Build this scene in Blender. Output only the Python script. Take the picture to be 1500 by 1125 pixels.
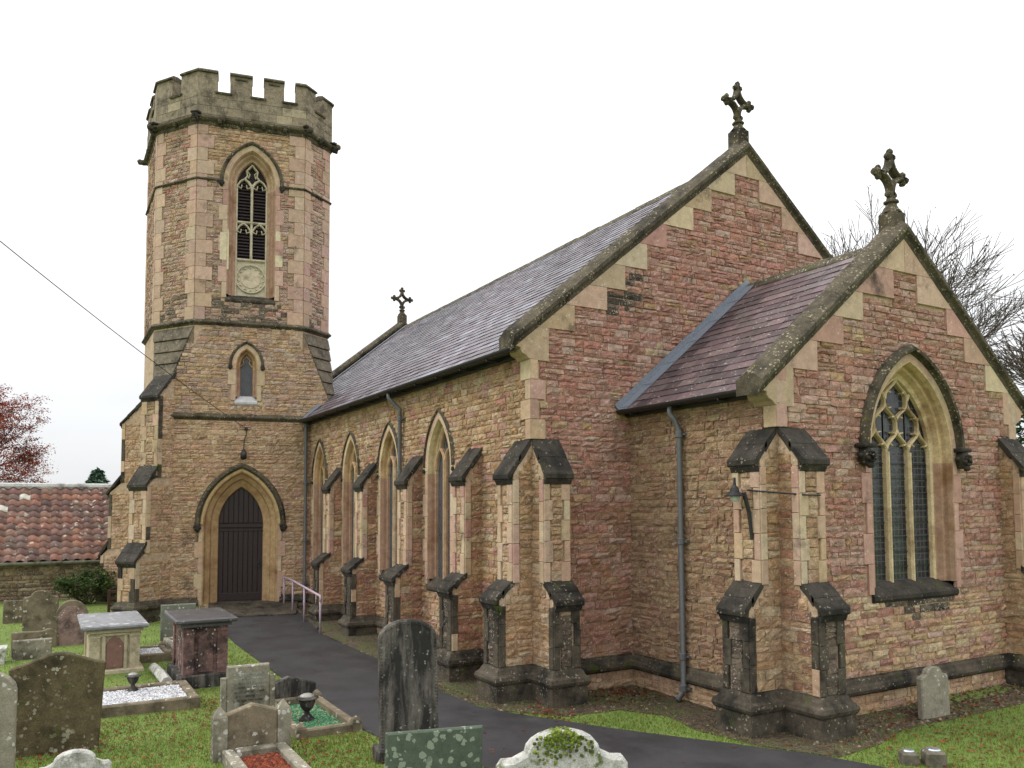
import bpy, math, random
import numpy as np
from mathutils import Vector, Matrix
from mathutils.geometry import tessellate_polygon
import bmesh
random.seed(11)
R = math.radians
U_ = random.uniform
scene = bpy.context.scene
for o in list(bpy.data.objects):
    bpy.data.objects.remove(o)
COL = scene.collection

# ---------------------------------------------------------------- camera
TH, TT, PITCH, ROLL = R(29.89), R(18.34), R(3.535), R(.252)
FPX, PPY = 1190.9, 670.0
EYE = np.array([0., 0., 2.6])
FW = np.array([-math.cos(TH), math.sin(TH), 0.])
RT = np.array([math.sin(TH), math.cos(TH), 0.])
UP = np.array([0., 0., 1.])
TN = RT*math.cos(TT)+FW*math.sin(TT)          # along the tower's door face
TW = -RT*math.sin(TT)+FW*math.cos(TT)         # into the tower
c_f = FW*math.cos(PITCH)+UP*math.sin(PITCH)
c_u = UP*math.cos(PITCH)-FW*math.sin(PITCH)
c_r = RT*math.cos(ROLL)-c_u*math.sin(ROLL)
c_u2 = RT*math.sin(ROLL)+c_u*math.cos(ROLL)
cam = bpy.data.cameras.new('camera')
cam_o = bpy.data.objects.new('camera', cam)
COL.objects.link(cam_o)
M = Matrix(((c_r[0], c_u2[0], -c_f[0], EYE[0]), (c_r[1], c_u2[1], -c_f[1], EYE[1]), (c_r[2], c_u2[2], -c_f[2], EYE[2]), (0, 0, 0, 1)))
cam_o.matrix_world = M
cam.sensor_width = 36.0
cam.lens = FPX/1500*36
cam.shift_y = (PPY-562.5)/1500
cam.clip_end = 2000
scene.camera = cam_o
scene.render.resolution_x, scene.render.resolution_y = 1024, 768

def px_of(P):
    d = np.asarray(P, float)-EYE
    z = d@c_f
    if z < .1:
        return None
    return 750+FPX*(d@c_r)/z, PPY-FPX*(d@c_u2)/z

# ---------------------------------------------------------------- sky, sun, exposure
w = bpy.data.worlds.new('World')
scene.world = w
w.use_nodes = True
nt = w.node_tree
N, L = nt.nodes, nt.links
N.clear()
out = N.new('ShaderNodeOutputWorld')
bg = N.new('ShaderNodeBackground')
sky = N.new('ShaderNodeTexSky')
sky.sky_type = 'NISHITA'
sky.sun_disc = False
SUN_EL, SUN_AZ = R(46), R(212)               # compass azimuth (from north, clockwise), south-south-west
sky.sun_elevation = SUN_EL
sky.sun_rotation = SUN_AZ
tc = N.new('ShaderNodeTexCoord')
sep = N.new('ShaderNodeSeparateXYZ')
L.new(tc.outputs['Generated'], sep.inputs[0])
mr = N.new('ShaderNodeMapRange')              # overcast: brighter towards the zenith
mr.inputs['From Min'].default_value = 0.0
mr.inputs['From Max'].default_value = 1.0
mr.inputs['To Min'].default_value = .71
mr.inputs['To Max'].default_value = 1.85
L.new(sep.outputs['Z'], mr.inputs['Value'])
mp = N.new('ShaderNodeMapping')
mp.inputs['Scale'].default_value = (1.2, 1.2, 5.0)
L.new(tc.outputs['Generated'], mp.inputs[0])
nz = N.new('ShaderNodeTexNoise')
nz.inputs['Scale'].default_value = 1.3
nz.inputs['Detail'].default_value = 4
L.new(mp.outputs[0], nz.inputs['Vector'])
cl = N.new('ShaderNodeMapRange')
cl.inputs['From Min'].default_value = .3
cl.inputs['From Max'].default_value = .7
cl.inputs['To Min'].default_value = .86
cl.inputs['To Max'].default_value = 1.06
L.new(nz.outputs[0], cl.inputs['Value'])
mu = N.new('ShaderNodeMath'); mu.operation = 'MULTIPLY'
L.new(mr.outputs[0], mu.inputs[0]); L.new(cl.outputs[0], mu.inputs[1])
cc = N.new('ShaderNodeCombineXYZ')
for i, k in enumerate((.985, 1.0, 1.02)):
    m_ = N.new('ShaderNodeMath'); m_.operation = 'MULTIPLY'; m_.inputs[1].default_value = k
    L.new(mu.outputs[0], m_.inputs[0]); L.new(m_.outputs[0], cc.inputs[i])
sc = N.new('ShaderNodeVectorMath'); sc.operation = 'SCALE'; sc.inputs['Scale'].default_value = .1
L.new(sky.outputs[0], sc.inputs[0])
mx = N.new('ShaderNodeMix'); mx.data_type = 'VECTOR'; mx.inputs[0].default_value = .95   # cloud layer over the clear sky
L.new(sc.outputs[0], mx.inputs[4]); L.new(cc.outputs[0], mx.inputs[5])
L.new(mx.outputs[1], bg.inputs['Color'])
bg.inputs['Strength'].default_value = 1.0
L.new(bg.outputs[0], out.inputs[0])
sl = bpy.data.lights.new('sun', 'SUN')
sl.energy = 1.0
sl.angle = R(22)
sl.color = (1, .96, .9)
so = bpy.data.objects.new('sun', sl)
COL.objects.link(so)
sd = Vector((math.sin(SUN_AZ)*math.cos(SUN_EL), math.cos(SUN_AZ)*math.cos(SUN_EL), math.sin(SUN_EL)))
so.rotation_euler = sd.to_track_quat('Z', 'Y').to_euler()
so.location = (0, -20, 30)
vs_ = scene.view_settings
vs_.view_transform = 'Standard'; vs_.look = 'None'; vs_.exposure = 0.36; vs_.gamma = 1.0
vs_.use_curve_mapping = False

# ---------------------------------------------------------------- helpers
def lin(c):
    return tuple(((x/255)/12.92 if x <= 10 else ((x/255+.055)/1.055)**2.4) for x in c)

def jit(c, s=.12):
    k = 1+U_(-s, s)
    return tuple(max(0, x*k*(1+U_(-.04, .04))) for x in c)

WO = {}

class MB:
    def __init__(s):
        s.v = []; s.f = []; s.c = []
    def add(s, verts, faces, col=(.5, .5, .5)):
        n = len(s.v)
        s.v += [tuple(p) for p in verts]
        s.f += [tuple(i+n for i in f) for f in faces]
        s.c += [col]*len(verts)
        return s
    def build(s, name, mat, parent=None, smooth=False, recalc=True, kind=None):
        v = np.array(s.v, float)
        org = np.array([(v[:, 0].min()+v[:, 0].max())/2, (v[:, 1].min()+v[:, 1].max())/2, v[:, 2].min()])
        me = bpy.data.meshes.new(name)
        me.from_pydata((v-org).tolist(), [], s.f)
        if recalc:
            bm = bmesh.new(); bm.from_mesh(me)
            bmesh.ops.recalc_face_normals(bm, faces=bm.faces)
            bm.to_mesh(me); bm.free()
        at = me.color_attributes.new('col', 'FLOAT_COLOR', 'POINT')
        ca = np.ones((len(s.c), 4), np.float32); ca[:, :3] = np.array(s.c, np.float32)
        at.data.foreach_set('color', ca.ravel())
        if smooth:
            me.polygons.foreach_set('use_smooth', [True]*len(me.polygons))
        me.materials.append(mat)
        o = bpy.data.objects.new(name, me)
        COL.objects.link(o)
        place(o, org, parent)
        if kind:
            o['kind'] = kind
        return o

def place(o, org, parent):
    org = np.array(org, float)
    if parent is not None:
        o.parent = parent
        o.location = tuple(org-WO[parent.name])
    else:
        o.location = tuple(org)
    WO[o.name] = org

def empty(name, loc, parent=None, label=None, cat=None, group=None):
    o = bpy.data.objects.new(name, None)
    COL.objects.link(o)
    place(o, loc, parent)
    if label:
        tag(o, label, cat, group)
    return o

def tag(o, label=None, cat=None, group=None, kind=None):
    if label: o['label'] = label
    if cat: o['category'] = cat
    if group: o['group'] = group
    if kind: o['kind'] = kind
    return o

class Fr:
    def __init__(s, O, Uv, Nv, V=(0, 0, 1)):
        s.O = np.array(O, float); s.U = np.array(Uv, float); s.N = np.array(Nv, float); s.V = np.array(V, float)
    def p(s, u, v, w=0.):
        return s.O+s.U*u+s.V*v+s.N*w
    def at(s, u, w=0):
        return Fr(s.O+s.U*u+s.N*w, s.U, s.N, s.V)

def inset(pts, d):
    n = len(pts); o = []
    ar = sum(pts[i][0]*pts[(i+1) % n][1]-pts[(i+1) % n][0]*pts[i][1] for i in range(n))
    sg = 1 if ar > 0 else -1
    for i in range(n):
        a, b, c = np.array(pts[i-1]), np.array(pts[i]), np.array(pts[(i+1) % n])
        e1 = (b-a)/(np.linalg.norm(b-a)+1e-9); e2 = (c-b)/(np.linalg.norm(c-b)+1e-9)
        n1 = np.array([-e1[1], e1[0]])*sg; n2 = np.array([-e2[1], e2[0]])*sg
        m = n1+n2; q = m@m
        m = m/max(q, .5)*2 if q > 0 else n1
        o.append(tuple(b+m*d))
    return o

def prism(mb, F, pts, w0, w1, bev=0., col=(.5, .5, .5), back=True, bevback=False):
    n = len(pts); rings = []
    if bevback and bev:
        rings.append([F.p(u, v, w0) for u, v in inset(pts, bev)])
        rings.append([F.p(u, v, w0+bev) for u, v in pts])
    else:
        rings.append([F.p(u, v, w0) for u, v in pts])
    if bev:
        rings.append([F.p(u, v, w1-bev) for u, v in pts])
        rings.append([F.p(u, v, w1) for u, v in inset(pts, bev)])
    else:
        rings.append([F.p(u, v, w1) for u, v in pts])
    V = [q for r_ in rings for q in r_]
    fs = []
    for k in range(len(rings)-1):
        for i in range(n):
            j = (i+1) % n
            fs.append((k*n+i, k*n+j, (k+1)*n+j, (k+1)*n+i))
    k = len(rings)-1
    fs.append(tuple(k*n+i for i in range(n)))
    if back:
        fs.append(tuple(range(n-1, -1, -1)))
    mb.add(V, fs, col)
    return mb

def rect(u0, u1, v0, v1):
    return [(u0, v0), (u1, v0), (u1, v1), (u0, v1)]

def box(mb, F, u0, u1, v0, v1, w0, w1, bev=0., col=(.5, .5, .5), bb=False):
    return prism(mb, F, rect(u0, u1, v0, v1), w0, w1, bev, col, True, bb)

WF = Fr((0, 0, 0), (1, 0, 0), (0, 0, 1), (0, 1, 0))     # plan frame: u=x v=y w=z

def sweep(mb, rings, caps=True, col=(.5, .5, .5), closed=True, loop=False):
    n = len(rings[0]); V = [q for r_ in rings for q in r_]; fs = []
    K = len(rings)
    for k in range(K if loop else K-1):
        k2 = (k+1) % K
        for i in range(n if closed else n-1):
            j = (i+1) % n
            fs.append((k*n+i, k*n+j, k2*n+j, k2*n+i))
    if caps and closed and not loop:
        fs.append(tuple(range(n))); fs.append(tuple((K-1)*n+i for i in range(n-1, -1, -1)))
    mb.add(V, fs, col)
    return mb

def ax(d):
    d = np.array(d, float); d /= np.linalg.norm(d)
    a = np.cross(d, [0, 0, 1]) if abs(d[2]) < .95 else np.cross(d, [1, 0, 0])
    a /= np.linalg.norm(a)
    return a, np.cross(d, a)

def tube(mb, pts, rad, n=8, col=(.5, .5, .5), caps=True):
    pts = [np.array(p, float) for p in pts]
    if not hasattr(rad, '__len__'): rad = [rad]*len(pts)
    rings = []
    for i, p in enumerate(pts):
        d = pts[min(i+1, len(pts)-1)]-pts[max(i-1, 0)]
        a, b = ax(d)
        if i and np.dot(a, pa) < 0: a, b = -a, -b
        pa = a
        rings.append([p+(a*math.cos(t)+b*math.sin(t))*rad[i] for t in (2*math.pi*k/n for k in range(n))])
    return sweep(mb, rings, caps, col)

def lathe(mb, c, prof, n=16, col=(.5, .5, .5), sq=False):
    rings = []
    for r_, z in prof:
        if sq:
            rings.append([np.array(c)+np.array([sx*r_, sy*r_, z]) for sx, sy in ((1, 1), (-1, 1), (-1, -1), (1, -1))])
        else:
            rings.append([np.array(c)+np.array([math.cos(2*math.pi*k/n)*r_, math.sin(2*math.pi*k/n)*r_, z]) for k in range(n)])
    return sweep(mb, rings, True, col)

def blob(mb, c, r, col=(.5, .5, .5), n=8, m=6, rough=.15, sc=(1, 1, 1)):
    rings = []
    c = np.array(c, float)
    for i in range(1, m):
        t = math.pi*i/m
        rings.append([c+np.array([math.sin(t)*math.cos(2*math.pi*k/n)*sc[0], math.sin(t)*math.sin(2*math.pi*k/n)*sc[1], -math.cos(t)*sc[2]])*r*(1+U_(-rough, rough)) for k in range(n)])
    return sweep(mb, rings, True, col)

# pointed arch ------------------------------------------------------
def arch_pts(a, vs, Rr, off, v0=None, n=9):
    cx = Rr-a; rr = Rr+off
    th = math.acos(-cx/rr)
    L_ = [(cx+rr*math.cos(math.pi-(math.pi-th)*i/n), vs+rr*math.sin(math.pi-(math.pi-th)*i/n)) for i in range(n+1)]
    L_[-1] = (0., L_[-1][1])
    P = ([(-(a+off), v0), (-(a+off), vs-.13), (-(a+off), vs-.11)] if v0 is not None else [])+L_
    return P+[(-u, v) for u, v in P[-2::-1]]

def arch_top(u, a, vs, Rr, off=0):
    q = (Rr+off)**2-(abs(u)+Rr-a)**2
    return vs+math.sqrt(max(q, 0))

def arch_hw(v, a, vs, Rr, off=0):
    if v <= vs: return a+off
    q = (Rr+off)**2-(v-vs)**2
    return max(0., math.sqrt(q)-(Rr-a)) if q > 0 else 0.

def archsweep(mb, F, uc, a, vs, Rr, prof, v0=None, col=(.5, .5, .5), closed=True, n=9, caps=True):
    paths = [arch_pts(a, vs, Rr, o, v0, n) for o, _ in prof]
    rings = [[F.p(uc+paths[k][i][0], paths[k][i][1], prof[k][1]) for k in range(len(prof))] for i in range(len(paths[0]))]
    return sweep(mb, rings, caps, col, closed)

def bar(mb, F, path, wd, w0, w1, col=(.5, .5, .5), loop=False):
    n = len(path); rings = []
    for i in range(n):
        a = np.array(path[i-1 if (i or loop) else 0]); c = np.array(path[(i+1) % n if (i < n-1 or loop) else i]); b = np.array(path[i])
        d = c-a; d = d/(np.linalg.norm(d)+1e-9); m = np.array([-d[1], d[0]])
        rings.append([F.p(*(b+m*s*wd/2), w_) for s, w_ in ((-1, w0), (-1, w1-wd*.45), (-.35, w1), (.35, w1), (1, w1-wd*.45), (1, w0))])
    return sweep(mb, rings, True, col, True, loop)

def sheet(mb, F, outer, holes, w=0., col=(.5, .5, .5)):
    loops = [[Vector((u, v, 0)) for u, v in lp] for lp in [outer]+holes]
    flat = [(u, v) for lp in [outer]+holes for u, v in lp]
    tris = tessellate_polygon(loops)
    mb.add([F.p(u, v, w) for u, v in flat], [tuple(t) for t in tris], col)
    return mb

def ring_poly(mb, poly, prof, closed=True, col=(.5, .5, .5)):
    """poly: world xy points in order with outside on the right hand of travel; prof: (out, z)"""
    n = len(poly); rings = []
    for i in range(n):
        b = np.array(poly[i])
        a = np.array(poly[i-1]) if (i or closed) else None
        c = np.array(poly[(i+1) % n]) if (i < n-1 or closed) else None
        ns = []
        for p, q in ((a, b), (b, c)):
            if p is None or q is None: continue
            e = (q-p)/np.linalg.norm(q-p); ns.append(np.array([e[1], -e[0]]))
        m = sum(ns); m = m/(m@m)*len(ns) if len(ns) == 2 else ns[0]
        if len(ns) == 2: m = (ns[0]+ns[1])/(1+ns[0]@ns[1])
        rings.append([(b[0]+m[0]*o, b[1]+m[1]*o, z) for o, z in prof])
    return sweep(mb, rings, True, col, True, closed)

# ---------------------------------------------------------------- materials
def mat_base(name):
    m = bpy.data.materials.new(name); m.use_nodes = True
    nt = m.node_tree
    b = nt.nodes['Principled BSDF']
    return m, nt, b

def nd(nt, t, **kw):
    n = nt.nodes.new(t)
    for k, v in kw.items():
        if k in n.inputs.keys(): n.inputs[k].default_value = v
        else: setattr(n, k, v)
    return n

def ramp(nt, src, a, b, lo=0., hi=1.):
    r_ = nd(nt, 'ShaderNodeMapRange')
    r_.inputs['From Min'].default_value = a; r_.inputs['From Max'].default_value = b
    r_.inputs['To Min'].default_value = lo; r_.inputs['To Max'].default_value = hi
    nt.links.new(src, r_.inputs['Value'])
    return r_.outputs[0]

def mixc(nt, fac, a, b, mode='MIX'):
    m = nd(nt, 'ShaderNodeMix', data_type='RGBA', blend_type=mode)
    for s, x in ((0, fac), (6, a), (7, b)):
        if hasattr(x, 'links') or isinstance(x, bpy.types.NodeSocket): nt.links.new(x, m.inputs[s])
        elif s == 0: m.inputs[0].default_value = x
        else: m.inputs[s].default_value = (*x, 1)
    return m.outputs[2]

def noise(nt, pos, scale, detail=4, rough=.6):
    n = nd(nt, 'ShaderNodeTexNoise'); n.inputs['Scale'].default_value = scale
    n.inputs['Detail'].default_value = detail; n.inputs['Roughness'].default_value = rough
    nt.links.new(pos, n.inputs['Vector'])
    return n.outputs[0]

def math2(nt, op, a, b):
    m = nd(nt, 'ShaderNodeMath', operation=op)
    for i, x in enumerate((a, b)):
        if isinstance(x, bpy.types.NodeSocket): nt.links.new(x, m.inputs[i])
        else: m.inputs[i].default_value = x
    return m.outputs[0]

def stone_mat(name, base=None, var=.5, grime=.35, gcol=(38, 35, 30), lich=.3, lcol=(205, 203, 192), lscale=38, moss=0., mcol=(84, 96, 30), bump=.5, rough=.88, gscale=2.2, spec=.3, dist=.02, smear=0., lmask=True, stretch=None):
    m, nt, b = mat_base(name)
    pos = nd(nt, 'ShaderNodeNewGeometry').outputs['Position']
    if base is None:
        a = nd(nt, 'ShaderNodeAttribute', attribute_name='col'); c = a.outputs['Color']
    else:
        r_ = nd(nt, 'ShaderNodeRGB'); r_.outputs[0].default_value = (*lin(base), 1); c = r_.outputs[0]
    n1 = noise(nt, pos, 9, 6, .7)
    c = mixc(nt, 1., c, ramp(nt, n1, .25, .75, 1-var*.8, 1+var*.8), 'MULTIPLY')
    n5 = noise(nt, pos, 70, 3, .7)
    c = mixc(nt, 1., c, ramp(nt, n5, .3, .7, 1-var*.55, 1+var*.55), 'MULTIPLY')
    if smear:       # lime and pale weathering over the stone faces
        c = mixc(nt, ramp(nt, noise(nt, pos, 14, 6, .75), .54, .68, 0, smear), c, lin((196, 182, 160)))
        c = mixc(nt, ramp(nt, noise(nt, pos, .55, 3), .35, .7, 0, .22), c, lin((150, 128, 112)))
    if grime:
        gp = pos
        if stretch:
            mp_ = nd(nt, 'ShaderNodeMapping'); mp_.inputs['Scale'].default_value = stretch; nt.links.new(pos, mp_.inputs[0]); gp = mp_.outputs[0]
        n2 = noise(nt, gp, gscale, 7, .68)
        g = ramp(nt, n2, .62-grime*.35, .78-grime*.3, 0, .9)
        c = mixc(nt, g, c, lin(gcol))
    if moss:
        n6 = noise(nt, pos, 3.1, 6, .7)
        c = mixc(nt, ramp(nt, n6, .66-moss*.3, .72-moss*.25, 0, .95), c, mixc(nt, n5, lin([k*.55 for k in mcol]), lin(mcol)))
    if lich:
        wv = nd(nt, 'ShaderNodeTexVoronoi'); wv.inputs['Scale'].default_value = lscale
        wn = nd(nt, 'ShaderNodeVectorMath', operation='ADD')
        nn = nd(nt, 'ShaderNodeTexNoise'); nn.inputs['Scale'].default_value = lscale*1.2; nt.links.new(pos, nn.inputs['Vector'])
        sc_ = nd(nt, 'ShaderNodeVectorMath', operation='SCALE'); sc_.inputs['Scale'].default_value = .9/lscale
        nt.links.new(nn.outputs['Color'], sc_.inputs[0])
        nt.links.new(pos, wn.inputs[0]); nt.links.new(sc_.outputs[0], wn.inputs[1])
        nt.links.new(wn.outputs[0], wv.inputs['Vector'])
        sel = nd(nt, 'ShaderNodeSeparateColor'); nt.links.new(wv.outputs['Color'], sel.inputs[0])
        on = ramp(nt, sel.outputs[0], 1-lich*.75-.03, 1-lich*.75, 0, 1)
        big = ramp(nt, noise(nt, pos, lscale*.09, 3), .4, .55, 0 if lmask else .9, 1)
        siz = math2(nt, 'LESS_THAN', wv.outputs['Distance'], math2(nt, 'MULTIPLY', sel.outputs[1], .62))
        f = math2(nt, 'MULTIPLY', math2(nt, 'MULTIPLY', on, siz), math2(nt, 'MULTIPLY', big, .8))
        c = mixc(nt, f, c, lin(lcol))
    nt.links.new(c, b.inputs['Base Color'])
    b.inputs['Roughness'].default_value = rough
    b.inputs['Specular IOR Level'].default_value = spec
    bp = nd(nt, 'ShaderNodeBump'); bp.inputs['Strength'].default_value = bump; bp.inputs['Distance'].default_value = dist
    h = math2(nt, 'ADD', math2(nt, 'MULTIPLY', noise(nt, pos, 22, 6, .7), 1.0), math2(nt, 'MULTIPLY', n5, .35))
    nt.links.new(h, bp.inputs['Height']); nt.links.new(bp.outputs[0], b.inputs['Normal'])
    return m

def plain_mat(name, c, rough=.5, metal=0., var=.2, bump=.15, scale=30, spec=.5):
    m, nt, b = mat_base(name)
    pos = nd(nt, 'ShaderNodeNewGeometry').outputs['Position']
    n1 = noise(nt, pos, scale, 5, .65)
    nt.links.new(mixc(nt, 1., lin(c), ramp(nt, n1, .3, .7, 1-var, 1+var), 'MULTIPLY'), b.inputs['Base Color'])
    b.inputs['Roughness'].default_value = rough; b.inputs['Metallic'].default_value = metal
    b.inputs['Specular IOR Level'].default_value = spec
    bp = nd(nt, 'ShaderNodeBump'); bp.inputs['Strength'].default_value = bump; bp.inputs['Distance'].default_value = .01
    nt.links.new(n1, bp.inputs['Height']); nt.links.new(bp.outputs[0], b.inputs['Normal'])
    return m

MT = {}
MT['rubble'] = stone_mat('rubble_stone', var=.62, grime=.1, gcol=(92, 78, 62), lich=.5, lcol=(206, 198, 182), lscale=42, bump=1., dist=.045, gscale=1.1, smear=.36)
MT['mortar'] = stone_mat('mortar', (184, 160, 134), var=.5, grime=.15, lich=.2, bump=.7)
MT['ashlar'] = stone_mat('dressed_stone', var=.3, grime=.14, lich=.1, bump=.25, gscale=1.6, dist=.01)
MT['gold'] = stone_mat('golden_stone', var=.42, grime=.3, gcol=(128, 92, 58), lich=.0, bump=.2, gscale=1.4, dist=.01)
MT['black'] = stone_mat('blackened_stone', (64, 59, 52), var=.6, grime=.5, gcol=(30, 28, 25), lich=.16, lcol=(140, 134, 116), lscale=34, moss=.16, bump=.6)
MT['plinth'] = stone_mat('weathered_plinth', (86, 78, 66), var=.55, grime=.5, gcol=(30, 29, 26), lich=.2, lcol=(150, 142, 122), lscale=36, moss=.16, bump=.6)
MT['coping'] = stone_mat('coping_stone', (88, 80, 65), var=.55, grime=.45, gcol=(40, 36, 28), lich=.4, lcol=(172, 162, 132), lscale=36, moss=.12, mcol=(120, 112, 50), bump=.7)
MT['parapet'] = stone_mat('parapet_stone', (140, 127, 108), var=.6, grime=.42, gcol=(74, 66, 55), lich=.3, lcol=(176, 168, 148), lscale=44, moss=.05, bump=.5)
MT['parapet2'] = stone_mat('newer_parapet_stone', (164, 150, 126), var=.4, grime=.2, gcol=(92, 84, 70), lich=.2, lscale=40, bump=.4)
MT['slab'] = stone_mat('weathered_slab', (112, 102, 86), var=.55, grime=.45, gcol=(56, 51, 43), lich=.25, lcol=(168, 160, 140), lscale=40, moss=.08, bump=.6)
MT['slate'] = stone_mat('grey_slate', None, var=.35, grime=.0, lich=.05, lscale=40, bump=.2, rough=.42, spec=.5, dist=.006)
MT['slatep'] = stone_mat('purple_slate', None, var=.35, grime=.1, gcol=(50, 44, 40), lich=.1, lscale=40, bump=.25, rough=.5, spec=.5, dist=.006)
MT['ridge'] = stone_mat('ridge_tile', (92, 84, 66), var=.5, grime=.3, lich=.35, moss=.3, bump=.6)
MT['iron'] = plain_mat('painted_iron', (96, 97, 98), .5)
MT['dark_iron'] = plain_mat('dark_iron', (34, 33, 33), .5)
MT['lead'] = plain_mat('lead_flashing', (128, 134, 144), .45, .2, .25)
MT['door'] = plain_mat('door_paint', (42, 28, 26), .5, 0, .3, .3, 18)
MT['louvre'] = plain_mat('louvre_board', (48, 36, 38), .7, 0, .3)
MT['rail'] = plain_mat('lilac_rail', (176, 156, 170), .45, 0, .15)
MT['wood'] = plain_mat('stained_wood', (66, 40, 32), .7, 0, .4)

def glass_mat(name, tint, diag):
    m, nt, b = mat_base(name)
    tcn = nd(nt, 'ShaderNodeTexCoord'); sp = nd(nt, 'ShaderNodeSeparateXYZ'); nt.links.new(tcn.outputs['Object'], sp.inputs[0])
    pos = nd(nt, 'ShaderNodeNewGeometry').outputs['Position']
    h = math2(nt, 'ADD', sp.outputs[0], sp.outputs[1])
    z = sp.outputs[2]
    if diag:
        a_ = math2(nt, 'ADD', math2(nt, 'MULTIPLY', h, 1.6), z); b_ = math2(nt, 'SUBTRACT', math2(nt, 'MULTIPLY', h, 1.6), z); k = 8.
    else:
        a_, b_, k = h, z, 11.
    f = None
    for q in (a_, b_):
        fr = math2(nt, 'FRACT', math2(nt, 'MULTIPLY', q, k), 0)
        e = math2(nt, 'LESS_THAN', math2(nt, 'ABSOLUTE', math2(nt, 'SUBTRACT', fr, .5), 0), .075)
        f = e if f is None else math2(nt, 'MAXIMUM', f, e)
    v = nd(nt, 'ShaderNodeTexVoronoi'); v.inputs['Scale'].default_value = 7; nt.links.new(pos, v.inputs['Vector'])
    hs = nd(nt, 'ShaderNodeHueSaturation'); hs.inputs['Saturation'].default_value = .35; nt.links.new(v.outputs['Color'], hs.inputs['Color'])
    c = mixc(nt, tint, (.03, .034, .042), hs.outputs[0], 'MIX')
    c = mixc(nt, 1., c, (.16, .17, .19), 'MULTIPLY') if tint > .2 else c
    c = mixc(nt, f, c, (.075, .08, .09))
    nt.links.new(c, b.inputs['Base Color'])
    b.inputs['Specular IOR Level'].default_value = .5
    nt.links.new(math2(nt, 'ADD', math2(nt, 'MULTIPLY', f, .4), .14), b.inputs['Roughness'])
    bp = nd(nt, 'ShaderNodeBump'); bp.inputs['Strength'].default_value = .35; bp.inputs['Distance'].default_value = .02
    nt.links.new(noise(nt, pos, 14, 2), bp.inputs['Height']); nt.links.new(bp.outputs[0], b.inputs['Normal'])
    return m
MT['glass'] = glass_mat('leaded_glass', .22, False)
MT['glassd'] = glass_mat('diamond_leaded_glass', .05, True)

# colour palettes (real stone colours)
P_OCHRE = [lin(c) for c in ((188, 154, 118), (180, 145, 109), (196, 165, 131), (175, 140, 108), (188, 157, 125), (200, 175, 145))]
P_PINK = [lin(c) for c in ((186, 141, 126), (178, 131, 116), (192, 151, 137), (182, 143, 126), (170, 124, 108), (196, 164, 148), (188, 134, 119))]
P_RED = [lin(c) for c in ((172, 128, 104), (164, 120, 97), (180, 136, 112), (160, 122, 100), (176, 138, 110))]
P_TLOW = [lin(c) for c in ((194, 165, 134), (186, 156, 125), (202, 176, 148), (179, 148, 120), (191, 158, 134))]
P_TUP = [lin(c) for c in ((180, 150, 132), (186, 158, 139), (172, 140, 124), (190, 165, 144), (184, 154, 124))]
P_PALE = [lin(c) for c in ((204, 172, 134), (196, 163, 124), (210, 184, 150), (190, 154, 122), (200, 162, 138))]
P_DRESS = [lin(c) for c in ((190, 166, 138), (184, 158, 130), (194, 173, 146), (186, 156, 134))]
P_DRPINK = [lin(c) for c in ((184, 148, 134), (188, 157, 140), (178, 140, 126), (190, 164, 142))]
P_GOLD = [lin(c) for c in ((190, 162, 122), (184, 153, 112), (194, 171, 134), (182, 153, 122))]
P_TQ = [lin(c) for c in ((186, 158, 136), (182, 154, 132), (188, 162, 140), (184, 153, 136))]
P_SOOT = [lin(c) for c in ((84, 76, 67), (70, 64, 57), (100, 90, 78), (116, 102, 88))]
MORT = lin((184, 160, 134))
def sat(p, k=1.05):
    return [tuple(max(0, (sum(c)/3)+(x-sum(c)/3)*k) for x in c) for c in p]
P_OCHRE, P_PINK, P_RED, P_TLOW, P_PALE = sat(P_OCHRE), sat(P_PINK), sat(P_RED), sat(P_TLOW, 1.12), sat(P_PALE)
def pick(p, s=.09): return jit(random.choice(p), s)

# ---------------------------------------------------------------- stones
STONES = []
def stone_geo(F, u0, u1, v0, v1, dep):
    nu = max(3, min(6, int((u1-u0)/.085)+2)); nv = 3 if v1-v0 < .13 else 4
    V = [F.p(u, v, -.006) for (u, v) in rect(u0, u1, v0, v1)]
    tu, tv = U_(-.35, .35), U_(-.45, .3)
    for j in range(nv):
        for i in range(nu):
            fu, fv = i/(nu-1), j/(nv-1)
            u = u0+(u1-u0)*fu; v = v0+(v1-v0)*fv
            eu = 1 if i == 0 else (-1 if i == nu-1 else 0); ev = 1 if j == 0 else (-1 if j == nv-1 else 0)
            u += eu*U_(-.002, .009); v += ev*U_(-.003, .009)
            if not eu: u += U_(-.014, .014)
            if not ev: v += U_(-.012, .012)
            wd = dep*((.62 if (eu or ev) else 1.05)+(fu-.5)*tu+(fv-.5)*tv+U_(-.42, .42))
            V.append(F.p(u, v, max(.002, wd)))
    g = lambda i, j: 4+j*nu+i
    fs = [(g(i, j), g(i+1, j), g(i+1, j+1), g(i, j+1)) for j in range(nv-1) for i in range(nu-1)]
    fs.append((0, 1)+tuple(g(i, 0) for i in range(nu-1, -1, -1)))
    fs.append((1, 2)+tuple(g(nu-1, j) for j in range(nv-1, -1, -1)))
    fs.append((2, 3)+tuple(g(i, nv-1) for i in range(nu)))
    fs.append((3, 0)+tuple(g(0, j) for j in range(nv)))
    return V, fs

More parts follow.
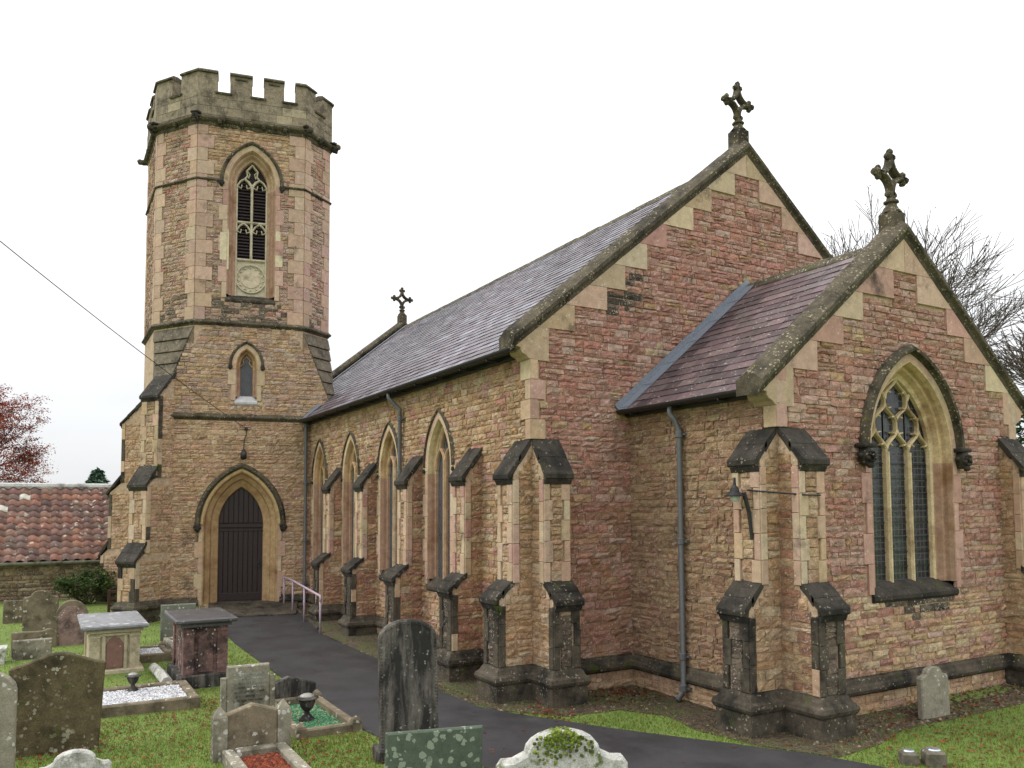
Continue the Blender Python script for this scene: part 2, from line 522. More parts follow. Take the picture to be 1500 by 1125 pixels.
def rubble(wall, F, v0, v1, reg, colf, hr=(.075, .13), lr=(.13, .38), dep=.026):
    v = v0
    while v < v1-.03:
        h = U_(*hr)
        if v1-(v+h) < .06: h = v1-v
        for lo, hi in reg(v+h/2):
            if hi-lo < .05: continue
            u = lo
            while u < hi-.02:
                L_ = U_(*lr) if random.random() < .8 else U_(lr[0]*.6, lr[0])
                if hi-(u+L_) < .11: L_ = hi-u
                g = .004
                sp = [(v, v+h)]
                if h > .115 and random.random() < .22:        # a course broken by two thin stones
                    q = v+h*U_(.42, .58); sp = [(v, q), (q, v+h)]
                for va, vb in sp:
                    V, fs = stone_geo(F, u+g, u+L_-g, va+g*U_(.3, 2), vb-g*U_(.3, 2), dep*U_(.6, 1.3))
                    STONES.append((wall, V, fs, colf(u+L_/2, v+h/2), F.p(u+L_/2, (va+vb)/2, 0), L_*(vb-va), F.N))
                u += L_
        v += h

def flush_stones(limit):
    """the stones that show largest become objects of their own, the rest one mass for each wall"""
    sc_ = []
    for k, (wall, V, fs, col, c, ar, nn) in enumerate(STONES):
        q = px_of(c)
        d = EYE-c; D = np.linalg.norm(d)
        f = (nn@d)/D
        if q is None or not (8 < q[0] < 1492 and 8 < q[1] < 1117) or f < .1: sc_.append((0, k)); continue
        sc_.append((ar*f/D**2*STONE_SEEN.get(wall.name, 1.), k))
    sc_.sort(reverse=True)
    top = set(k for s, k in sc_[:limit] if s > 0)
    mass = {}
    for k, (wall, V, fs, col, c, ar, nn) in enumerate(STONES):
        if k in top:
            MB().add(V, fs, col).build('stone', MT['rubble'], wall, False, False)
        else:
            mass.setdefault(wall.name, (wall, MB()))[1].add(V, fs, col)
    for wall, mb in mass.values():
        mb.build('rubble_stones', MT['rubble'], wall, False, False, 'stuff')
STONE_SEEN = {}

def quoin_w(v, v0, h, a, b): return a if int((v-v0)/h) % 2 == 0 else b

def quoins(parent, F, ue, sgn, v0, v1, h=.3, a=.24, b=.38, pal=P_DRESS, w=.036, name='quoin'):
    k = 0; v = v0
    while v < v1-.02:
        vv = min(v+h, v1); wd = a if k % 2 == 0 else b
        u0, u1 = (ue, ue+wd) if sgn > 0 else (ue-wd, ue)
        mb = MB(); box(mb, F, u0+(.003 if sgn < 0 else 0), u1-(.003 if sgn > 0 else 0), v+.003, vv-.003, -.02, w, .006, pick(pal, .1))
        mb.build(name, MT['ashlar'], parent)
        v += h; k += 1

# ================================================================ THE SETTING
def sstep(a, b, x):
    t = min(1, max(0, (x-a)/(b-a))); return t*t*(3-2*t)
def gz(x, y):
    z = -.19+.03*math.sin(x*.7+1)*math.sin(y*.6)
    z += .16*sstep(-16.5, -21.5, x)*sstep(2.4, 3.6, y)
    d = math.hypot(x, y)
    z -= .35*sstep(34, 90, d)
    return z
PATH_L = [(-22.2, 3.62), (-21.6, 3.62), (-19.6, 3.5), (-17.4, 3.45), (-15.4, 3.47), (-13.5, 3.5), (-11.6, 3.52), (-10.2, 3.52), (-9.2, 3.62), (-8.5, 3.8), (-7.8, 4.15), (-7.0, 4.8), (-6.2, 5.5), (-5.2, 6.2), (-4, 6.7), (-2, 7.0), (2, 7.2)]
PATH_R = [(-22.0, 5.75), (-21.4, 5.72), (-19.6, 5.55), (-17.8, 5.38), (-15.9, 5.42), (-14.2, 5.4), (-12.7, 5.34), (-11.4, 5.3), (-10.3, 5.36), (-9.75, 5.58), (-9.3, 5.84), (-8.46, 6.34), (-7.31, 7.1), (-6.4, 7.62), (-5.6, 7.86), (-3, 8.3), (2, 8.7)]
def lerp_poly(P, n):
    o = []
    for i in range(len(P)-1):
        for k in range(n):
            t = k/n; o.append((P[i][0]*(1-t)+P[i+1][0]*t, P[i][1]*(1-t)+P[i+1][1]*t))
    return o+[P[-1]]
PL, PR = lerp_poly(PATH_L, 4), lerp_poly(PATH_R, 4)
PATH_POLY = PL+PR[::-1]
def in_poly(x, y, P):
    c = False; j = len(P)-1
    for i in range(len(P)):
        xi, yi = P[i]; xj, yj = P[j]
        if (yi > y) != (yj > y) and x < (xj-xi)*(y-yi)/(yj-yi)+xi: c = not c
        j = i
    return c

# --- ground sheet
def ground_mat():
    m, nt, b = mat_base('lawn_soil')
    pos = nd(nt, 'ShaderNodeNewGeometry').outputs['Position']
    c = mixc(nt, ramp(nt, noise(nt, pos, 1.3, 5), .3, .7), lin((108, 130, 56)), lin((132, 150, 72)))
    c = mixc(nt, ramp(nt, noise(nt, pos, 45, 3), .3, .7, 0, .6), c, lin((70, 92, 34)))
    c = mixc(nt, ramp(nt, noise(nt, pos, 2.7, 6, .7), .6, .72, 0, .7), c, lin((92, 84, 48)))
    nt.links.new(c, b.inputs['Base Color']); b.inputs['Roughness'].default_value = .95
    bp = nd(nt, 'ShaderNodeBump'); bp.inputs['Strength'].default_value = .8; bp.inputs['Distance'].default_value = .03
    nt.links.new(noise(nt, pos, 60, 4), bp.inputs['Height']); nt.links.new(bp.outputs[0], b.inputs['Normal'])
    return m
xs = list(np.arange(-34, 6.01, .5)); xs = [-900, -400, -200, -120, -80, -60, -48, -40]+xs+[12, 30, 80, 300]
ys = list(np.arange(-8, 22.01, .5)); ys = [-500, -200, -80, -40, -20, -13]+ys+[28, 40, 60, 120, 300, 700]
mb = MB(); V = [(x, y, gz(x, y)) for y in ys for x in xs]; nx = len(xs)
mb.add(V, [(j*nx+i, j*nx+i+1, (j+1)*nx+i+1, (j+1)*nx+i) for j in range(len(ys)-1) for i in range(nx-1)])
tag(mb.build('ground', ground_mat(), None, True), 'green churchyard lawn around the stone church', kind='structure')

def path_mat():
    m, nt, b = mat_base('tarmac')
    pos = nd(nt, 'ShaderNodeNewGeometry').outputs['Position']
    n1 = noise(nt, pos, 180, 2); n2 = noise(nt, pos, 1.6, 4)
    c = mixc(nt, ramp(nt, n2, .3, .7), lin((42, 40, 42)), lin((54, 52, 54)))
    c = mixc(nt, 1., c, ramp(nt, n1, .3, .7, .55, 1.5), 'MULTIPLY')
    c = mixc(nt, ramp(nt, noise(nt, pos, .7, 7, .75), .56, .7, 0, .45), c, lin((74, 74, 62)))
    nt.links.new(c, b.inputs['Base Color'])
    nt.links.new(ramp(nt, n2, .35, .65, .55, .8), b.inputs['Roughness'])
    bp = nd(nt, 'ShaderNodeBump'); bp.inputs['Strength'].default_value = .4; bp.inputs['Distance'].default_value = .006
    nt.links.new(n1, bp.inputs['Height']); nt.links.new(bp.outputs[0], b.inputs['Normal'])
    return m
mb = MB()
for (a, b_) in zip(PL, PR):
    for k in range(5):
        t = k/4; x, y = a[0]*(1-t)+b_[0]*t, a[1]*(1-t)+b_[1]*t
        mb.v.append((x, y, gz(x, y)+.012+.012*math.sin(t*math.pi))); mb.c.append((.5, .5, .5))
n = len(PL)
mb.f += [(i*5+k, i*5+k+1, (i+1)*5+k+1, (i+1)*5+k) for i in range(n-1) for k in range(4)]
tag(mb.build('path', path_mat(), None, True), 'dark tarmac path sloping from the church door past the chancel', kind='structure')

# litter strip of soil, gravel and dead leaves along the church walls
def strip_mat():
    m, nt, b = mat_base('leaf_litter')
    pos = nd(nt, 'ShaderNodeNewGeometry').outputs['Position']
    v = nd(nt, 'ShaderNodeTexVoronoi'); v.inputs['Scale'].default_value = 26; nt.links.new(pos, v.inputs['Vector'])
    sp = nd(nt, 'ShaderNodeSeparateColor'); nt.links.new(v.outputs['Color'], sp.inputs[0])
    c = mixc(nt, sp.outputs[0], lin((46, 38, 28)), lin((96, 80, 60)))
    c = mixc(nt, ramp(nt, noise(nt, pos, 1.7, 6, .7), .46, .62, 0, .75), c, lin((72, 80, 36)))
    nt.links.new(c, b.inputs['Base Color']); b.inputs['Roughness'].default_value = .9
    bp = nd(nt, 'ShaderNodeBump'); bp.inputs['Strength'].default_value = 1; bp.inputs['Distance'].default_value = .03
    nt.links.new(v.outputs['Distance'], bp.inputs['Height']); nt.links.new(bp.outputs[0], b.inputs['Normal'])
    return m
STRIP1 = [(-21.9, 5.74), (-19.6, 5.56), (-17.8, 5.39), (-15.9, 5.43), (-14.2, 5.41), (-12.7, 5.35), (-11.4, 5.32), (-10.6, 5.34), (-9.9, 5.54), (-9.25, 6.15), (-9.2, 7.0), (-8.6, 7.35), (-7.9, 7.2), (-7.0, 7.35), (-6.2, 7.75), (-6.3, 8.6), (-6.55, 9.4), (-6.5, 11), (-6.5, 14), (-7.3, 14), (-7.3, 8.2), (-10.3, 8.2), (-10.3, 6.3), (-21.9, 6.3)]
mb = MB()
tris = tessellate_polygon([[Vector((x, y, 0)) for x, y in STRIP1]])
mb.add([(x, y, gz(x, y)+.008) for x, y in STRIP1], [tuple(t) for t in tris])
tag(mb.build('soil_strip', strip_mat()), 'strip of soil and leaf litter along the church wall', kind='structure')

# ================================================================ THE CHURCH
YS, XE, YC, XC, YA, XW = 6.28, -10.34, 8.13, -7.32, 10.84, -26.5
church = empty('church', (-16, 9, -.2), None, 'stone church with battlemented tower, slate nave roof and gabled chancel', 'church')
FS = Fr((0, YS, 0), (1, 0, 0), (0, -1, 0))
FE = Fr((XE, YA, 0), (0, 1, 0), (1, 0, 0))
FCS = Fr((0, YC, 0), (1, 0, 0), (0, -1, 0))
FCE = Fr((XC, YA, 0), (0, 1, 0), (1, 0, 0))
PD = np.array([-22.3, 4.51, 0.])
FT = Fr(PD, TN, -TW)
def td(t, d): return tuple((PD+TN*t+TW*d)[:2])
GB = -.42          # foot of all walls, below the ground

def col_nave_s(u, v): return pick(P_OCHRE) if random.random() < .86 else pick(P_PINK)
def col_nave_e(u, v):
    r_ = random.random()
    if math.hypot(u+3.0, (v-6.2)) < .5 and r_ < .8: return pick(P_SOOT, .2)
    if v < 2.6 and r_ < .55: return pick(P_RED)
    if r_ < .08: return pick(P_OCHRE)
    return pick(P_PINK)
P_CHS = sat([lin(c) for c in ((168, 138, 108), (158, 128, 100), (174, 146, 116), (152, 121, 97), (164, 128, 106))])
def col_ch_s(u, v): return pick(P_CHS)
def col_ch_e(u, v):
    if .95 < v < 1.27 and -.6 < u < .75 and random.random() < (.85 if v > 1.1 else .4): return pick(P_SOOT, .2)
    if v < 1.35: return pick(P_PALE) if random.random() < .8 else pick(P_PINK)
    return pick(P_PINK) if random.random() < .93 else pick(P_OCHRE)
def col_tlow(u, v): return pick(P_TLOW)
def col_tup(u, v):
    if 7.6 < v < 8.25 and abs(u-.2) < 1.0 and random.random() < .6: return pick(P_SOOT[2:]+P_TUP[:1], .2)
    return pick(P_TUP) if random.random() < .75 else pick(P_PINK)

def holes_reg(base, holes):
    """base(v) -> (lo, hi); holes: (uc, a, vs, R, off, sill, stop)"""
    def reg(v):
        iv = [base(v)]
        for uc, a, vs, Rr, off, sill in holes:
            if v < sill: continue
            hw = arch_hw(v, a, vs, Rr, off)
            if hw <= 0.02: continue
            nv = []
            for lo, hi in iv:
                if uc+hw <= lo or uc-hw >= hi: nv.append((lo, hi)); continue
                if uc-hw > lo: nv.append((lo, uc-hw))
                if uc+hw < hi: nv.append((uc+hw, hi))
            iv = nv
        return iv
    return reg

# ---- windows ------------------------------------------------------
def wall_window(F, uc, a, vs, Rr, sill, depth, inner, parent=church, name='window', gold=P_GOLD, ring=.17, lower=P_DRPINK, hood=True, stops=True, hood_w=.11, heads=False, sillmat='black'):
    """surround of jamb stones and arch stones, hood mould, sloping sill; inner = (offset of glass line, depth)"""
    w_ = empty(name, F.p(uc, sill, 0), parent)
    io = inner
    # reveal: jambs below the spring in pinkish stone, arch in golden stone
    for part_, (lo, hi) in (('reveal', (sill-.06, None)),):
        mb = MB()
        archsweep(mb, F, uc, a, vs, Rr, [(.004, .0), (.004, .036), (-.02, .034), (-.05, -.03), (-.055, -.09), (-.10, -.10), (io*.72, -depth*.8), (io, -depth*.86), (io-.02, -depth-.08)], sill-.02, pick(gold, .05), False, 10, False)
        cl_ = lin((168, 136, 114))
        mb.c = [cl_ if p[2] < vs-.12 else c for p, c in zip(mb.v, mb.c)]
        mb.build('reveal', MT['gold'], w_)
    # jamb stones outside the reveal, alternately long and short
    v = sill-.12; k = 0
    while v < vs-.05:
        h = min(.42, vs-v)
        for s in (-1, 1):
            wd = ring if k % 2 else ring*.55
            u0, u1 = sorted((uc+s*(a+.002), uc+s*(a+wd)))
            mb = MB(); box(mb, F, u0, u1, v+.003, v+h-.003, -.02, .037, .004, pick(lower, .08)); mb.build('jamb_stone', MT['ashlar'], w_)
        v += h; k += 1
    # arch ring stones
    P0 = arch_pts(a, vs, Rr, .003, None, 9); P1 = arch_pts(a, vs, Rr, ring*.62, None, 9)
    for i in range(0, len(P0)-1, 2):
        j = min(i+2, len(P0)-1)
        pts = [(uc+x, y) for x, y in P0[i:j+1]]+[(uc+x, y) for x, y in P1[i:j+1][::-1]]
        mb = MB(); prism(mb, F, pts, -.02, .0365, .0, pick(P_DRESS, .08)); mb.build('arch_stone', MT['ashlar'], w_)
    if hood:
        mb = MB(); o = ring*.5
        archsweep(mb, F, uc, a, vs, Rr, [(o, .02), (o, .05), (o+.02, .075), (o+.03, hood_w), (o+hood_w*.55, hood_w*1.08), (o+hood_w*.95, hood_w*.55), (o+hood_w, .02)], None, (.5, .5, .5), True, 12)
        mb.build('hood_mould', MT['coping'], w_)
        if stops:
            for s in (-1, 1):
                q = F.p(uc+s*(a+o+hood_w*.5), vs-.07, hood_w*.6)
                (carved_head if heads else carved_boss)(q, hood_w*1.15, F, w_)
    # sill
    mb = MB()
    prof = [(-depth-.05, sill+.02), (-depth+.02, sill+.02), (.05, sill-.15), (.05, sill-.2), (.02, sill-.24), (-depth-.05, sill-.24)]
    SF = Fr(F.p(uc, 0, 0), F.N, F.U)
    prism(mb, SF, prof, -a-.02, a+.02)
    mb.build('sill', MT[sillmat], w_)
    return w_

def carved_boss(q, r, F, parent):
    mb = MB(); blob(mb, q, r*.62, n=8, m=6, rough=.12); blob(mb, q-np.array([0, 0, r*.5]), r*.4, n=7, m=5, rough=.2)
    for k in range(5):
        a = 2*math.pi*k/5; blob(mb, q+F.U*math.cos(a)*r*.42+F.V*math.sin(a)*r*.42+F.N*r*.35, r*.3, n=6, m=5)
    mb.build('label_stop', MT['black'], parent, True)

def carved_head(q, r, F, parent):
    mb = MB()
    blob(mb, q, r*.85, n=10, m=8, rough=.06, sc=(.9, .9, 1.15))
    p = lambda u, v, w: q+F.U*u*r+F.V*v*r+F.N*w*r
    blob(mb, p(0, -.05, .85), r*.24, n=6, m=5)                       # nose
    blob(mb, p(0, .32, .6), r*.42, n=8, m=5, sc=(1, 1, .4))          # brow
    for s in (-1, 1):
        blob(mb, p(.34*s, .12, .72), r*.17, n=6, m=5)               # eyes
        blob(mb, p(.42*s, -.25, .6), r*.25, n=6, m=5)               # cheeks
        blob(mb, p(.85*s, .05, .1), r*.26, n=6, m=5)                # ears
    blob(mb, p(0, -.52, .7), r*.3, n=8, m=5, sc=(1, 1, .45))         # lips
    blob(mb, p(0, -.85, .5), r*.36, n=7, m=5)                        # chin
    box(mb, Fr(q, F.U, F.N), -r*.9, r*.9, r*.75, r*1.15, -r*.6, r*.6, r*.1)
    mb.build('carved_head', MT['black'], parent, True)

def pane(F, uc, ua, ub, v0, topf, w, parent, mat='glass'):
    n = 8
    pts = [(uc+ua, v0), (uc+ub, v0)]+[(uc+ub+(ua-ub)*i/n, topf(ub+(ua-ub)*i/n)) for i in range(n+1)]
    mb = MB(); prism(mb, F, pts, w-.012, w)
    return mb.build('pane', MT[mat], parent)

# ---- buttress -----------------------------------------------------
def cap_slabs(F, u0, u1, wlip, zlip, w_in, ztop, parent, name='cap_slab', steps=2, ov=(1, 1)):
    SF = Fr(F.p(u0, 0, 0), F.N, F.U)
    wd = u1-u0
    o = .035
    dw, dz = (wlip-w_in), (ztop-zlip)
    for k in range(steps):
        t0, t1 = k/steps, (k+1)/steps
        a0, a1 = wlip-dw*t0+(.035 if k else 0), wlip-dw*t1
        z0, z1 = zlip+dz*t0-(.035*dz/dw if k else 0), zlip+dz*t1
        up = .03+.028*k
        pts = [(a0-.02, z0-.07), (a0, z0-.05), (a0, z0+up-.02), (a0-.012, z0+up), (a1, z1+up), (a1, z1-.035), (a0-.10, z0+.035)]
        mb = MB(); prism(mb, SF, pts, (-o+.004*k) if ov[0] else .002, wd+((o-.004*k) if ov[1] else -.002), 0, (.5, .5, .5))
        mb.build(name, MT['black'], parent)
        if k == 0:
            mb = MB(); prism(mb, SF, [(a0-.11, z0-.15), (a0-.05, z0-.14), (a0-.02, z0-.071), (a0-.11, z0-.071)], -.012 if ov[0] else .002, wd+(.012 if ov[1] else -.002), 0, pick(P_DRESS)); mb.build('cap_moulding', MT['black'], parent)

def buttress(F, u0, u1, pu, pl, ztop, zlip, zmid, zlow, zpl, colf, side=(True, True), name='buttress', dark_low=True, lo_pal=None, zg=GB, ov=(1, 1)):
    wd = u1-u0
    SF = Fr(F.p(u0, 0, 0), F.N, F.U)
    prof = [(-.05, zg), (pl-.022, zg), (pl-.022, zlow), (pu-.022, zmid), (pu-.022, zlip), (-.05, ztop)]
    mb = MB(); prism(mb, SF, prof, .012, wd-.012, 0, MORT)
    b = mb.build(name, MT['mortar'], church)
    def pw(v):
        if v < zlow: return pl
        if v < zmid: return pl+(pu-pl)*(v-zlow)/(zmid-zlow)
        if v < zlip: return pu
        return pu*(1-(v-zlip)/(ztop-zlip))
    qa, qb = .10, .15
    # front stones: dressed edges with small stones between
    for stage, (wf, za, zb) in enumerate(((pl, zpl, zlow-.1), (pu, zmid+.02, zlip-.1))):
        FF = Fr(F.p(0, 0, wf-.012), F.U, F.N)
        dark = dark_low and stage == 0
        v = za; k = 0
        while v < zb-.03:
            h = min(U_(.26, .34), zb-v)
            if zb-v-h < .08: h = zb-v
            for s in (0, 1):
                q = (qa, qb)[(k+s) % 2]
                ua, ub = (u0+.004, u0+q) if s == 0 else (u1-q, u1-.004)
                mb = MB(); box(mb, FF, ua, ub, v+.003, v+h-.003, -.03, .03, .006, pick(P_DRPINK if random.random() < .18 else P_DRESS, .06))
                mb.build('quoin', MT['plinth' if dark else 'ashlar'], b)
            v += h; k += 1
        rubble(b, FF, za, zb, lambda v: [(u0+.125, u1-.125)], (lambda u, v, d_=dark: pick(P_SOOT, .2) if d_ and random.random() < .96 else pick(P_TLOW)), (.1, .17), (.16, .3), .018)
    for s in (0, 1):
        if not side[s]: continue
        if s == 1:
            SFr = Fr(F.p(u1-.012, 0, 0), -F.N, F.U); reg = lambda v: [(-pw(v)+.11, .0)]
            e = lambda ww: (-ww, -ww+.11)
        else:
            SFr = Fr(F.p(u0+.012, 0, 0), F.N, -F.U); reg = lambda v: [(.0, pw(v)-.11)]
            e = lambda ww: (ww-.11, ww)
        rubble(b, SFr, zpl, ztop-.1, reg, colf, (.09, .15), (.14, .34), .022)
        for (ww, za, zb) in ((pl, zpl, zlow-.08), (pu, zmid, zlip-.08)):
            v = za
            while v < zb-.03:
                h = min(U_(.26, .34), zb-v)
                if zb-v-h < .08: h = zb-v
                ua, ub = e(ww)
                mb = MB(); box(mb, SFr, ua+.002, ub-.004, v+.003, v+h-.003, -.03, .028, .006, pick(P_DRPINK if random.random() < .3 else P_DRESS, .08)); mb.build('quoin', MT['plinth' if (ww == pl and dark_low and random.random() < .6) else 'ashlar'], b)
                v += h
    cap_slabs(F, u0, u1, pu+.075, zlip, -.04, ztop, b, ov=ov)
    cap_slabs(F, u0, u1, pl+.075, zlow, pu-.03, zmid, b, ov=ov)
    return b

PLN = [(.075, GB), (.075, .06), (.10, .09), (.115, .13), (.10, .18), (.06, .21), (.03, .27), (.0, .31), (-.06, .31), (-.06, GB)]
WPL = [(.0, .05), (.03, .06), (.07, .09), (.085, .13), (.07, .18), (.04, .21), (.03, .26), (.0, .30), (-.05, .30), (-.05, .05)]
def plinth_path(path, prof=PLN, name='plinth', mat='plinth', parent=church, dz=0., closed=False):
    mb = MB(); ring_poly(mb, path, [(o, z+dz) for o, z in prof], closed)
    return mb.build(name, MT[mat], parent)

# ---- nave south wall ----------------------------------------------
NW = [(-21.0, .5, 3.36, 1.06), (-18.52, .5, 3.36, 1.06), (-16.05, .5, 3.36, 1.06), (-13.57, .5, 3.36, 1.06)]
SILL = 1.3
mb = MB()
sheet(mb, FS, rect(-22.3, XE, GB, 5.12), [[(uc+x, y) for x, y in arch_pts(a, vs, Rr, -.005, SILL-.2)] for uc, a, vs, Rr in NW], 0, MORT)
nave_s = mb.build('south_wall', MT['mortar'], church)
reg = holes_reg(lambda v: (-21.96, XE-quoin_w(v, 3.6, .3, .16, .3)), [(uc, a, vs, Rr, .1, SILL-.22) for uc, a, vs, Rr in NW])
rubble(nave_s, FS, .3, 5.0, reg, col_nave_s)
rubble(nave_s, FS, GB+.05, .06, lambda v: [(-21.9, XE)], lambda u, v: pick(P_TLOW), dep=.02)
quoins(nave_s, FS, XE+.034, -1, 3.62, 5.05, .3, .16, .3)
for k, (uc, a, vs, Rr) in enumerate(NW):
    W = wall_window(FS, uc, a, vs, Rr, SILL, .12, -.10, name='nave_window', ring=.2, lower=P_DRESS, hood_w=.055, sillmat='plinth')
    io = -.10
    tp = lambda u: arch_top(u, a, vs, Rr, io)
    hw = a+io
    mb = MB()
    FW_ = Fr(FS.p(uc, 0, -.11), FS.U, FS.N)
    bar(mb, FW_, [(0, SILL+.0), (0, vs+.12)], .09, -.06, .05, pick(P_GOLD, .03)); mb.build('mullion', MT['gold'], W)
    mb = MB()
    for s in (-1, 1):       # two-light heads and a quatrefoil above
        bar(mb, FW_, [(s*hw, vs-.05), (s*hw*.93, vs+.12), (s*hw*.72, vs+.26), (s*hw*.5, vs+.34)], .06, -.06, .04)
        bar(mb, FW_, [(0, vs+.05), (s*hw*.12, vs+.2), (s*hw*.3, vs+.29), (s*hw*.5, vs+.34)], .06, -.06, .04)
        bar(mb, FW_, [(s*hw*.5, vs+.34), (s*hw*.42, vs+.46), (s*hw*.2, vs+.6), (0, vs+.7)], .05, -.06, .04)
    mb.c = [pick(P_GOLD, .03)]*len(mb.c)
    mb.build('tracery', MT['gold'], W)
    for ua, ub in ((-hw, -.03), (.03, hw)):
        pane(FS, uc, ua, ub, SILL-.02, tp, -.145, W, 'glassd')
BUT_S = (-19.6, -17.26, -14.79, -12.34)
for u0 in BUT_S:
    b = buttress(FS, u0, u0+.44, .33, .57, 3.62, 3.1, 1.5, 1.28, .31, lambda u, v: pick(P_RED) if random.random() < .55 else pick(P_OCHRE))
    plinth_path([(u0, YS+.02), (u0, YS-.57), (u0+.44, YS-.57), (u0+.44, YS+.02)], parent=b)
bc = buttress(FS, XE-.44, XE, .33, .57, 3.64, 3.08, 1.5, 1.26, .31, lambda u, v: pick(P_OCHRE), ov=(1, 0))
be = buttress(FE, YS-YA, YS-YA+.45, .33, .57, 3.64, 3.08, 1.5, 1.26, .31, lambda u, v: pick(P_OCHRE), ov=(0, 1))
plinth_path([(XE-.44, YS+.02), (XE-.44, YS-.57), (XE, YS-.57), (XE, YS), (XE+.57, YS), (XE+.57, YS+.45), (XE-.02, YS+.45)], parent=bc)
segs = [-21.95]+[q for u0 in BUT_S for q in (u0-.03, u0+.47)]+[XE-.47]
for i in range(0, len(segs), 2):
    plinth_path([(segs[i], YS), (segs[i+1], YS)], WPL)

# ---- gable walls, copings, crosses --------------------------------
def gable(F, hw, top, pitch, colf, name, holes, steps_from, base_reg=None, zlo=.3):
    """wall under a coping; ashlar blocks step up the slopes. returns wall object and interval function"""
    us = lambda v: (top-v)/pitch
    outer = [(-hw, GB), (hw, GB), (hw, top-pitch*hw), (0, top), (-hw, top-pitch*hw)]
    mb = MB(); sheet(mb, F, outer, holes, 0, MORT)
    wl = mb.build(name, MT['mortar'], church)
    blocks = []
    v = steps_from; k = 0
    while v < top-.12:
        h = U_(.36, .44)
        if top-(v+h) < .25: h = top-v-.003
        uo0, uo1 = min(hw, us(v)), max(0, us(v+h))
        ui = max(0., uo1-U_(.08, .32)-(.12 if k % 2 else 0)) if top-(v+h) > .05 else 0.
        blocks.append((v, v+h, ui))
        for s in (-1, 1):
            pts = [(s*uo0, v+.003), (s*uo1, v+h-.003)]+([(s*ui, v+h-.003)] if ui < uo1-.01 else [])+[(s*ui+(s*.003), v+.003)]
            mb = MB(); prism(mb, F, pts, -.02, .036+(.001 if s > 0 else 0), 0, pick(P_DRPINK if random.random() < .3 else P_DRESS, .08))
            mb.build('ashlar_block', MT['ashlar'], wl)
        v += h; k += 1
    def lim(v):
        for a, b, ui in blocks:
            if a <= v < b: return ui
        return min(hw, us(v))
    return wl, lim

def coping(F, hw, top, pitch, name='coping_stone', foot=.36, sides=(-1, 1), n=7):
    an = math.atan(pitch); c, s = math.cos(an), math.sin(an)
    prof = [(-.34, -.03), (-.34, .13), (-.15, .205), (.0, .165), (.11, .10), (.11, .045), (.06, .0), (.04, -.05), (-.0, -.065), (-.02, -.03)]
    for sd_ in sides:
        cuts = [-(hw+foot)+(hw+foot)*i/n for i in range(n+1)]
        for i in range(n):
            rings = []
            for u in (cuts[i]+(.004 if i else 0), cuts[i+1]-(.003 if i < n-1 else .0)):
                ring_ = []
                for w_, t in prof:
                    q = (u+t*s)/c            # distance along the slope from the apex
                    ring_.append(F.p(sd_*(q*c-t*s), top+q*s+t*c+(U_(-.004, .004)), w_))
                rings.append(ring_)
            mb = MB(); sweep(mb, rings); mb.build(name, MT['coping'], church)

def kneeler(F, uo, z, sgn):
    """moulded stone that carries the foot of the coping"""
    mb = MB()
    s = sgn
    pts = [(0, z+.12), (-.29, z-.10), (-.29, z-.14), (-.2, z-.16), (-.2, z-.2), (-.17, z-.24), (-.1, z-.27), (-.06, z-.31), (0.0, z-.33), (.3, z-.33), (.3, z+.34)]
    prism(mb, F, [(uo+s*x, y) for x, y in pts], -.30, .034, .006, pick(P_DRESS, .05))
    mb.build('kneeler', MT['ashlar'], church)

def cross(F, u, z, rr, name='gable_cross', stem=.3):
    """foliated stone cross with a pierced middle on a moulded stem"""
    o = empty(name, F.p(u, z, -.15), church)
    C0 = F.p(u, z, -.15)
    mb = MB(); lathe(mb, C0, [(.13, -.2), (.13, stem*.35), (.115, stem*.42)], sq=True); mb.build('pedestal', MT['coping'], o)
    mb = MB(); lathe(mb, C0, [(.15, stem*.40), (.15, stem*.46), (.12, stem*.54), (.085, stem*.74), (.075, stem*.86), (.11, stem*.9), (.11, stem*.98), (.07, stem*1.04), (.055, stem*1.3)], 8); mb.build('stem', MT['coping'], o, False)
    zc = stem*1.05+rr*1.0
    FC = Fr(C0+np.array([0, 0, zc]), F.U, F.N)
    mb = MB()
    d = rr*.40
    for k in range(4):
        a0, a1 = math.pi/2*k, math.pi/2*(k+1)
        p0 = np.array([math.cos(a0), math.sin(a0)]); p1 = np.array([math.cos(a1), math.sin(a1)])
        q = (p0+p1)
        path = []
        for i in range(9):
            t = i/8
            path.append(tuple((p0*(1-t)**2+q*.02*2*t*(1-t)+p1*t**2)*rr*.84))
        bar(mb, FC, path, rr*.21, -.06, .06)
        nn = p0; tt_ = np.array([-p0[1], p0[0]])
        for q_, r_ in ((nn*rr*.98, .15), (nn*rr*.78+tt_*rr*.17, .14), (nn*rr*.78-tt_*rr*.17, .14), (nn*rr*.8, .16)):
            blob(mb, FC.p(q_[0], q_[1], 0), rr*r_, n=7, m=5, rough=.1)
    mb.build('cross_head', MT['coping'], o)
    return o

# nave gable (east)
NHW = YA-YS
nave_e, lim = gable(FE, NHW, 9.02, .817, col_nave_e, 'nave_gable_wall', [], 5.32)
base = lambda v: (-(lim(v) if v > 5.32 else NHW-(quoin_w(v, 3.6, .3, .26, .14) if v > 3.6 else 0)), (lim(v) if v > 5.32 else NHW))
def reg_ne(v):
    lo, hi = base(v)
    # chancel body hides the wall
    ch = 2.75 if v < 4.1 else max(0, (6.5-v)/.82)
    if v > 6.6: return [(lo, hi)]
    return [(lo, min(hi, -ch+.06))]+([(ch-.06, hi)] if ch < hi and v > 4.2 else [])
rubble(nave_e, FE, .3, 8.9, reg_ne, col_nave_e)
rubble(nave_e, FE, GB+.05, .06, lambda v: [(-NHW+.4, -2.7)], lambda u, v: pick(P_TLOW), dep=.02)
quoins(nave_e, FE, -NHW-.034, 1, 3.62, 5.05, .3, .26, .14, P_DRPINK+P_DRESS)
